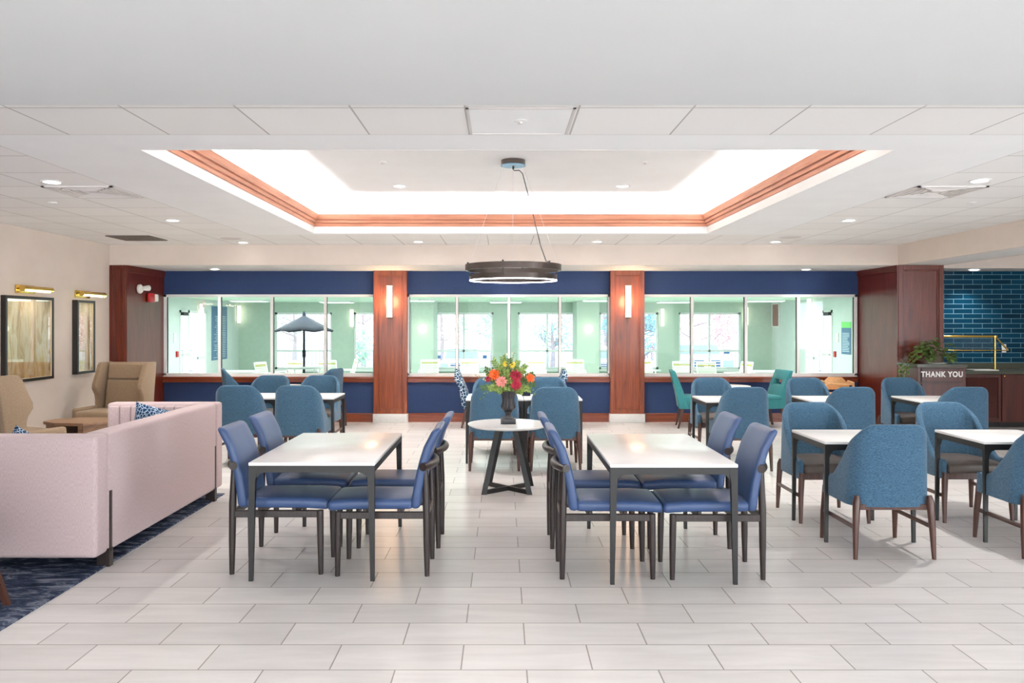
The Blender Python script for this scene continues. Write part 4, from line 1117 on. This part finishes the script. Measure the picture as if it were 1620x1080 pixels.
# strap chairs
def strapchair():
    t = thing('strap_pool_chair', label='x', cat='chair')
    m = MB()
    for i in (-1,1):
        m.tube([(i*.22,.25,0),(i*.22,.22,.36),(i*.22,-.18,.34),(i*.22,-.30,.80)], .013, 8)
        m.tube([(i*.22,-.28,0),(i*.22,-.16,.35),(i*.23,-.2,.55),(i*.23,.2,.55),(i*.22,.22,.36)], .013, 8)
    m.tube([(-.22,-.30,.80),(.22,-.30,.80)], .013, 8); m.build('frame', M['white'], t)
    for k in range(9):
        z = .42+k*.042; y = -.21-.1*(k/9); B(-.21,.21,y-.004,y+.004,z,z+.032).build('back_strap', M['strapy'] if k in (7,) else M['strap'], t, 0)
    for k in range(8):
        y = -.14+k*.045; B(-.21,.21,y,y+.034,.345,.353).build('seat_strap', M['strap'], t, 0)
    return t
SCC = strapchair()
for px, yy, rz, lb in ((678,20,180,'white strap pool chair beyond the first middle pane'), (742,20,180,'white strap pool chair just left of the bouquet top'), (849,20,180,'green-tinted strap pool chair right of the bouquet top'),
    (911,20,180,'strap pool chair beyond the third middle mullion'), (1020,20,180,'strap pool chair beside the left edge of the right window'), (1083,19,180,'strap pool chair in front of the truck wheel'), (1122,18.6,180,'strap pool chair in front of the truck grille'),
    (1166,19,110,'strap pool chair turned sideways beyond the right window'), (456,19.5,160,'strap pool chair left of the umbrella pole'), (520,19.5,200,'strap pool chair right of the umbrella pole'), (428,18.8,-110,'strap pool chair farthest left in the pool hall'), (545,20.3,110,'strap pool chair behind the peeking blue tub chair')):
    place(SCC, ((px-795)*yy/1268, yy, FL), R(rz), lb, 'strap chairs in the pool hall')
t = thing('pool_table', ((481-795)*18.4/1268, 18.4, FL), 0, 'white round pool table under the navy umbrella', 'table')
MB().lathe([(.0001,.70),(.52,.70),(.54,.715),(.54,.73),(.0001,.73)], 40).build('tabletop', M['white'], t)
for k in range(4):
    a_ = PI/4+k*PI/2; MB().tube([(.40*math.cos(a_),.40*math.sin(a_),0),(.30*math.cos(a_),.30*math.sin(a_),.35),(.45*math.cos(a_),.45*math.sin(a_),.70)], .014, 8).build('leg', M['white'], t)
um = thing('patio_umbrella', ((481-795)*18.4/1268, 18.4, FL), R(10), 'navy canvas umbrella rising through the pool table', 'umbrella')
zu0 = 1.6-10*18.4/1268-FL; zu1 = 1.6+15*18.4/1268-FL; rr = 47*18.4/1268
b = bmesh.new(); rows = []
n = 48; V = []
for j, u in enumerate([0,.25,.5,.75,1]):
    row = []
    for k in range(n):
        a_ = 2*PI*k/n; sc_ = 1-.10*u*(.5-.5*math.cos(8*a_+PI))
        row.append(b.verts.new((rr*(u+.005)*sc_*math.cos(a_), rr*(u+.005)*sc_*math.sin(a_), zu1-(zu1-zu0)*(u**.95)+.03*u*(.5-.5*math.cos(8*a_+PI)))))
    V.append(row)
for j in range(4):
    for k in range(n): b.faces.new((V[j][k],V[j][(k+1)%n],V[j+1][(k+1)%n],V[j+1][k]))
low = [b.verts.new((v_.co.x*1.01, v_.co.y*1.01, v_.co.z-.03)) for v_ in V[4]]
for k in range(n): b.faces.new((V[4][k],V[4][(k+1)%n],low[(k+1)%n],low[k]))
MB().add(b).build('canopy', M['umb'], um, 60)
MB().tube([(0,0,0),(0,0,zu1)], .025, 10).tube([(0,0,.95),(0,0,1.1)], .04, 10).build('pole', M['umb'], um)
MB().lathe([(.0001,zu1-.02),(.045,zu1-.02),(.03,zu1+.05),(.0001,zu1+.1)], 12).build('finial', M['umb'], um)
MB().lathe([(.0001,0),(.25,0),(.25,.05),(.05,.08),(.0001,.08)], 24).build('base', M['black'], um)
for k in range(8):
    a_ = 2*PI*k/8; MB().tube([(0,0,zu1-.03),(rr*.97*math.cos(a_),rr*.97*math.sin(a_),zu0+.0)], .008, 6).build('rib', M['black'], um)
for px, y, w, lb in ((378,21.5,.5,'long white towel bench in the far left of the pool hall'), (1215,21.5,.5,'long white towel bench in the far right of the pool hall')):
    t = thing('towel_bench', ((px-795)*y/1268, y, FL), 0, lb, 'bench', 'towel benches')
    B(-w,w,-.2,.2,.42,.47,.006,1).build('seat', M['white'], t)
    for i in (-1,1): B(i*w*.85-.03,i*w*.85+.03,-.18,.18,0,.42).build('leg', M['white'], t, 0)

# ------------------------------------------------------------ outside
struct('ground', B(-60, 60, HY+.25, 110, -1.3, -1.0), M['snow'])
def car(name, x, y, w, h, ln, truck, lab, rz=0, hd=.64):
    if truck: hd = .72
    t = thing(name, (x, y, -1.0), rz, lab, 'car'); hw = w/2; g = .25
    m = MB()
    def taper(x_, y_, z_): return (x_*(1-.04*max(0, (z_-.8)/.5)), y_, z_)
    m.box(-hw,hw,-ln/2,ln/2,g,h*hd,.12,4,2,taper)
    m.build('body', M['carw'], t, 50)
    def cab(x_, y_, z_):
        k = (z_-h*(hd-.05))/(h*(1.05-hd)); return (x_*(1-.22*k), y_*(1-.22*k), z_)
    MB().box(-hw*.94,hw*.94,-ln*.22,ln*.42,h*(hd-.05),h,.08,3,2,cab).build('cabin', M['carw'], t, 50)
    MB().prism([(-hw*.80,h*(hd+.03)),(hw*.80,h*(hd+.03)),(hw*.68,h*.92),(-hw*.68,h*.92)], -ln*.215, -ln*.15, 'y').build('windscreen', M['carglass'], t)
    gz0, gz1 = h*(hd-.23), h*(hd-.07)
    G_ = B(-hw*.45,hw*.45,-ln/2-.02,-ln/2+.02,gz0,gz1,.01,1).build('grille', M['cargrille'], t)
    m = MB()
    for k in range(3): m.box(-hw*.45,hw*.45,-ln/2-.035,-ln/2-.02,gz0+(gz1-gz0)*(k+.5)/3-.015,gz0+(gz1-gz0)*(k+.5)/3+.015)
    if truck: m.box(-.13,.13,-ln/2-.045,-ln/2-.02,gz0,gz1)
    m.build('grille_bar', M['white'], G_, 0)
    for i in (-1,1):
        B(min(i*hw*.55,i*hw*.92),max(i*hw*.55,i*hw*.92),-ln/2-.02,-ln/2+.06,gz0+.04,gz1,.03,2).build('headlight', M['carglass'], t)
        B(min(i*hw*1.0,i*hw*1.2),max(i*hw*1.0,i*hw*1.2),-ln*.20,-ln*.16,h*(hd+.02),h*(hd+.11),.03,2).build('side_mirror', M['cargrille'], t)
        for yy in (-ln*.33, ln*.33):
            W_ = MB().lathe([(.0001,-.11),(.30,-.11),(.34,-.08),(.34,.08),(.30,.11),(.0001,.11)], 24).build('wheel', M['tire'], t, loc=(i*(hw-.1), yy, .34), rot=(0,PI/2,0))
            MB().lathe([(.0001,-.115),(.19,-.115),(.19,.115),(.0001,.115)], 20).build('hub', M['ventw'], W_)
    B(-hw*.9,hw*.9,-ln/2-.06,-ln/2+.05,.28,.46,.05,3).build('bumper', M['whitep'], t)
car('sport_utility_vehicle', (728-795)*34/1268, 36.2, 1.85, 1.66, 4.4, False, 'white car parked nose-on beyond the second middle pane')
car('pickup_truck', (1118-795)*30/1268, 32.5, 2.15, 1.95, 5.2, True, 'white pickup truck with wide barred grille beyond the right window')
car('parked_car', (962-795)*36/1268, 38, 1.85, 1.55, 4.4, False, 'white car half hidden by the right wood pier')
# fence
t = thing('metal_fence', (0, 42, -1.0), 0, 'long pale metal picket fence behind the parked cars', 'fence')
m = MB(); m.box(-22,22,-.02,.02,1.2,1.24).box(-22,22,-.02,.02,.15,.19)
m.build('rail', M['fence'], t, 0)
m = MB()
for k in range(220): m.box(-22+k*.2,-22+k*.2+.025,-.012,.012,.1,1.25)
o = m.build('pickets', M['fence'], t, 0); o['kind'] = 'stuff'
# trees
def tree(x, y, h, r, mat, dens, lab, seed, low=.25):
    rn = random.Random(seed); t = thing('tree', (x, y, -1.0), 0, lab, 'tree', 'trees beyond the car park')
    m = MB(); m.tube([(0,0,0),(.05,0,h*.3),(-.05,.05,h*.6),(0,0,h*.9)], [.16,.12,.07,.02], 8)
    br_ = []
    for k in range(16):
        a_ = rn.uniform(0,2*PI); z = h*rn.uniform(low,.8); L_ = r*rn.uniform(.6,1)
        e = Vector((L_*math.cos(a_), L_*math.sin(a_)*.8, z+L_*rn.uniform(.3,.7)))
        mid = Vector((e.x*.5, e.y*.5, z+(e.z-z)*.35)); m.tube([(0,0,z), mid, e], [.05,.03,.01], 6); br_.append((mid, e))
        for q in range(4):
            s_ = mid.lerp(e, rn.random()); m.tube([s_, s_+Vector((rn.uniform(-.6,.6),rn.uniform(-.5,.5),rn.uniform(.1,.7)))], [.014,.004], 4)
    m.build('trunk', M['bark'], t)
    b = bmesh.new()
    for k in range(dens):
        mid, e = rn.choice(br_); p = mid.lerp(e, rn.random()**.5*1.1)+Vector([rn.gauss(0, r*.17) for _ in range(3)])
        s_ = rn.uniform(.05,.10); u = Vector([rn.uniform(-1,1) for _ in range(3)]).normalized(); w = u.orthogonal().normalized()
        b.faces.new([b.verts.new(p+u*s_), b.verts.new(p+w*s_*.7), b.verts.new(p-u*s_), b.verts.new(p-w*s_*.7)])
    MB().add(b).build('crown', mat, t, 0)
tree(10.8, 46, 6.4, 3.0, M['leafp'], 7000, 'pink-leaved tree behind the pickup truck', 1, .12)
tree(17.2, 50, 7, 2.6, M['leafp'], 4000, 'pink-leaved tree farthest right behind the fence', 2)
tree(7.3, 43.5, 5.0, 1.7, M['leafb'], 4000, 'blue-green tree left of the pink one', 3, .12)
tree(6.4, 50, 5, 1.5, M['leafg'], 900, 'sparse pale tree seen beside the right wood pier', 4)
tree(-.6, 46, 4.6, 2.0, M['leafg'], 3400, 'pale green tree behind the white car', 5)
tree(-3.8, 50, 6, 2.4, M['leafp'], 1500, 'almost bare tree left of the white car', 6)
tree(3.0, 48, 3.6, 1.3, M['leafb'], 800, 'small bluish tree between the two middle cars', 7)
tree(-8.5, 49, 5, 2.0, M['leafp'], 350, 'almost bare tree behind the left wood pier', 8)
tree(-13.5, 52, 5.2, 2.2, M['leafg'], 500, 'thin pale tree beyond the umbrella', 9)
tree(-7.4, 40, 2.4, 1.0, M['leafg'], 900, 'low green bush beyond the fourth left pane', 10, .1)
tree(7.6, 43.5, 2.6, 1.1, M['leafp'], 900, 'low reddish bush beside the right wood pier', 11, .1)

# ------------------------------------------------------------ light
def area(name, loc, rot, sx, sy, e, col=(1,1,1), spread=180):
    l = bpy.data.lights.new(name, 'AREA'); l.shape = 'RECTANGLE'; l.size = sx; l.size_y = sy; l.energy = e; l.color = col; l.spread = R(spread)
    o = bpy.data.objects.new(name, l); COL.objects.link(o); o.location = loc; o.rotation_euler = rot; return o
cx, cy = (ox0+ox1)/2, (oy0+oy1)/2; WARM = (1,.97,.93)
CE = 125
area('cove_light', (cx, oy1+.17, 2.93), (PI,0,0), ox1-ox0, .06, CE, WARM)
area('cove_light', (cx, oy0-.17, 2.93), (PI,0,0), ox1-ox0, .06, CE, WARM)
area('cove_light', (ox0-.17, cy, 2.93), (PI,0,0), .06, oy1-oy0, CE, WARM)
area('cove_light', (ox1+.17, cy, 2.93), (PI,0,0), .06, oy1-oy0, CE, WARM)
for k, (x, y, z) in enumerate(DLP):
    l = bpy.data.lights.new('downlight_beam', 'SPOT'); l.energy = 105 if k < 10 else 50; l.spot_size = R(110); l.spot_blend = .7; l.shadow_soft_size = .06; l.color = (1,.97,.93)
    o = bpy.data.objects.new('downlight_beam', l); COL.objects.link(o); o.location = (x, y, z-.02)
# more downlights over the front of the room, outside the view
for x, y in ((-3.6,2.1),(-1.2,2.1),(1.3,2.1),(3.8,2.1),(-3.6,0),(1.3,0),(3.8,0),(8.6,6),(8.6,10),(8.2,2)):
    z = 2.655 if y < 3.8 else ZC
    place(proto, (x, y, z-.001), 0, 'recessed downlight outside the picture, above the camera side of the room', 'recessed downlights near the camera')
    l = bpy.data.lights.new('downlight_beam', 'SPOT'); l.energy = 50; l.spot_size = R(120); l.spot_blend = .7; l.shadow_soft_size = .06; l.color = (1,.97,.93)
    o = bpy.data.objects.new('downlight_beam', l); COL.objects.link(o); o.location = (x, y, z-.02)
# daylight through the windows behind and to the right
for x0_, x1_ in ((-5.4,-1.7),(-1.3,2.4),(2.8,6.5)):
    area('daylight_rear', ((x0_+x1_)/2, YB+.02, 1.35), (R(90),0,0), x1_-x0_, 2.4, 76, (.93,.97,1))
area('daylight_right', (XE-.02, -1.9, 1.55), (R(94),0,PI/2), 3.3, 1.7, 380, (.85,.94,1))
# pool hall panels and daylight entering through its far windows
for x in (-5, 0, 5): area('pool_panel_light', (x, 19, HZ-.07), (0,0,0), 2.5, 2.5, 105, (.93,1,.97))
for x, y, z in (((617-795)*13.05/1268, 12.9, 1.97), ((993-795)*13.05/1268, 12.9, 1.97)):
    l = bpy.data.lights.new('sconce_glow', 'POINT'); l.energy = 9; l.color = (1,.66,.34); l.shadow_soft_size = .05
    o = bpy.data.objects.new('sconce_glow', l); COL.objects.link(o); o.location = (x, y, z); l.shadow_soft_size = .13
for y in (9.72, 11.05):
    area('picture_lamp', (XL+.16, y, 1.99), (0, R(-35), 0), .05, .55, 5, (1,.84,.6))
w = bpy.data.worlds.new('World'); sc.world = w; w.use_nodes = True
bg = w.node_tree.nodes['Background']
tc = w.node_tree.nodes.new('ShaderNodeTexCoord'); sp_ = w.node_tree.nodes.new('ShaderNodeSeparateXYZ'); rp = w.node_tree.nodes.new('ShaderNodeValToRGB')
w.node_tree.links.new(tc.outputs['Generated'], sp_.inputs[0]); w.node_tree.links.new(sp_.outputs['Z'], rp.inputs[0]); w.node_tree.links.new(rp.outputs[0], bg.inputs['Color'])
rp.color_ramp.elements[0].color = (.93,.96,1,1); rp.color_ramp.elements[1].color = (.78,.88,1,1)
bg.inputs['Strength'].default_value = 2.2

# ------------------------------------------------------------ camera
cam = bpy.data.cameras.new('Camera'); co = bpy.data.objects.new('Camera', cam); COL.objects.link(co)
co.location = (0,0,1.6); co.rotation_euler = (PI/2,0,0)
cam.sensor_width = 36; cam.lens = 36*1268/1620; cam.shift_x = 15/1620; cam.shift_y = -27/1620; cam.clip_end = 300; cam.clip_start = .05
sc.camera = co
sc.view_settings.view_transform = 'Standard'; sc.view_settings.look = 'None'; sc.view_settings.gamma = 1
sc.view_settings.use_curve_mapping = False; sc.view_settings.exposure = 0.8
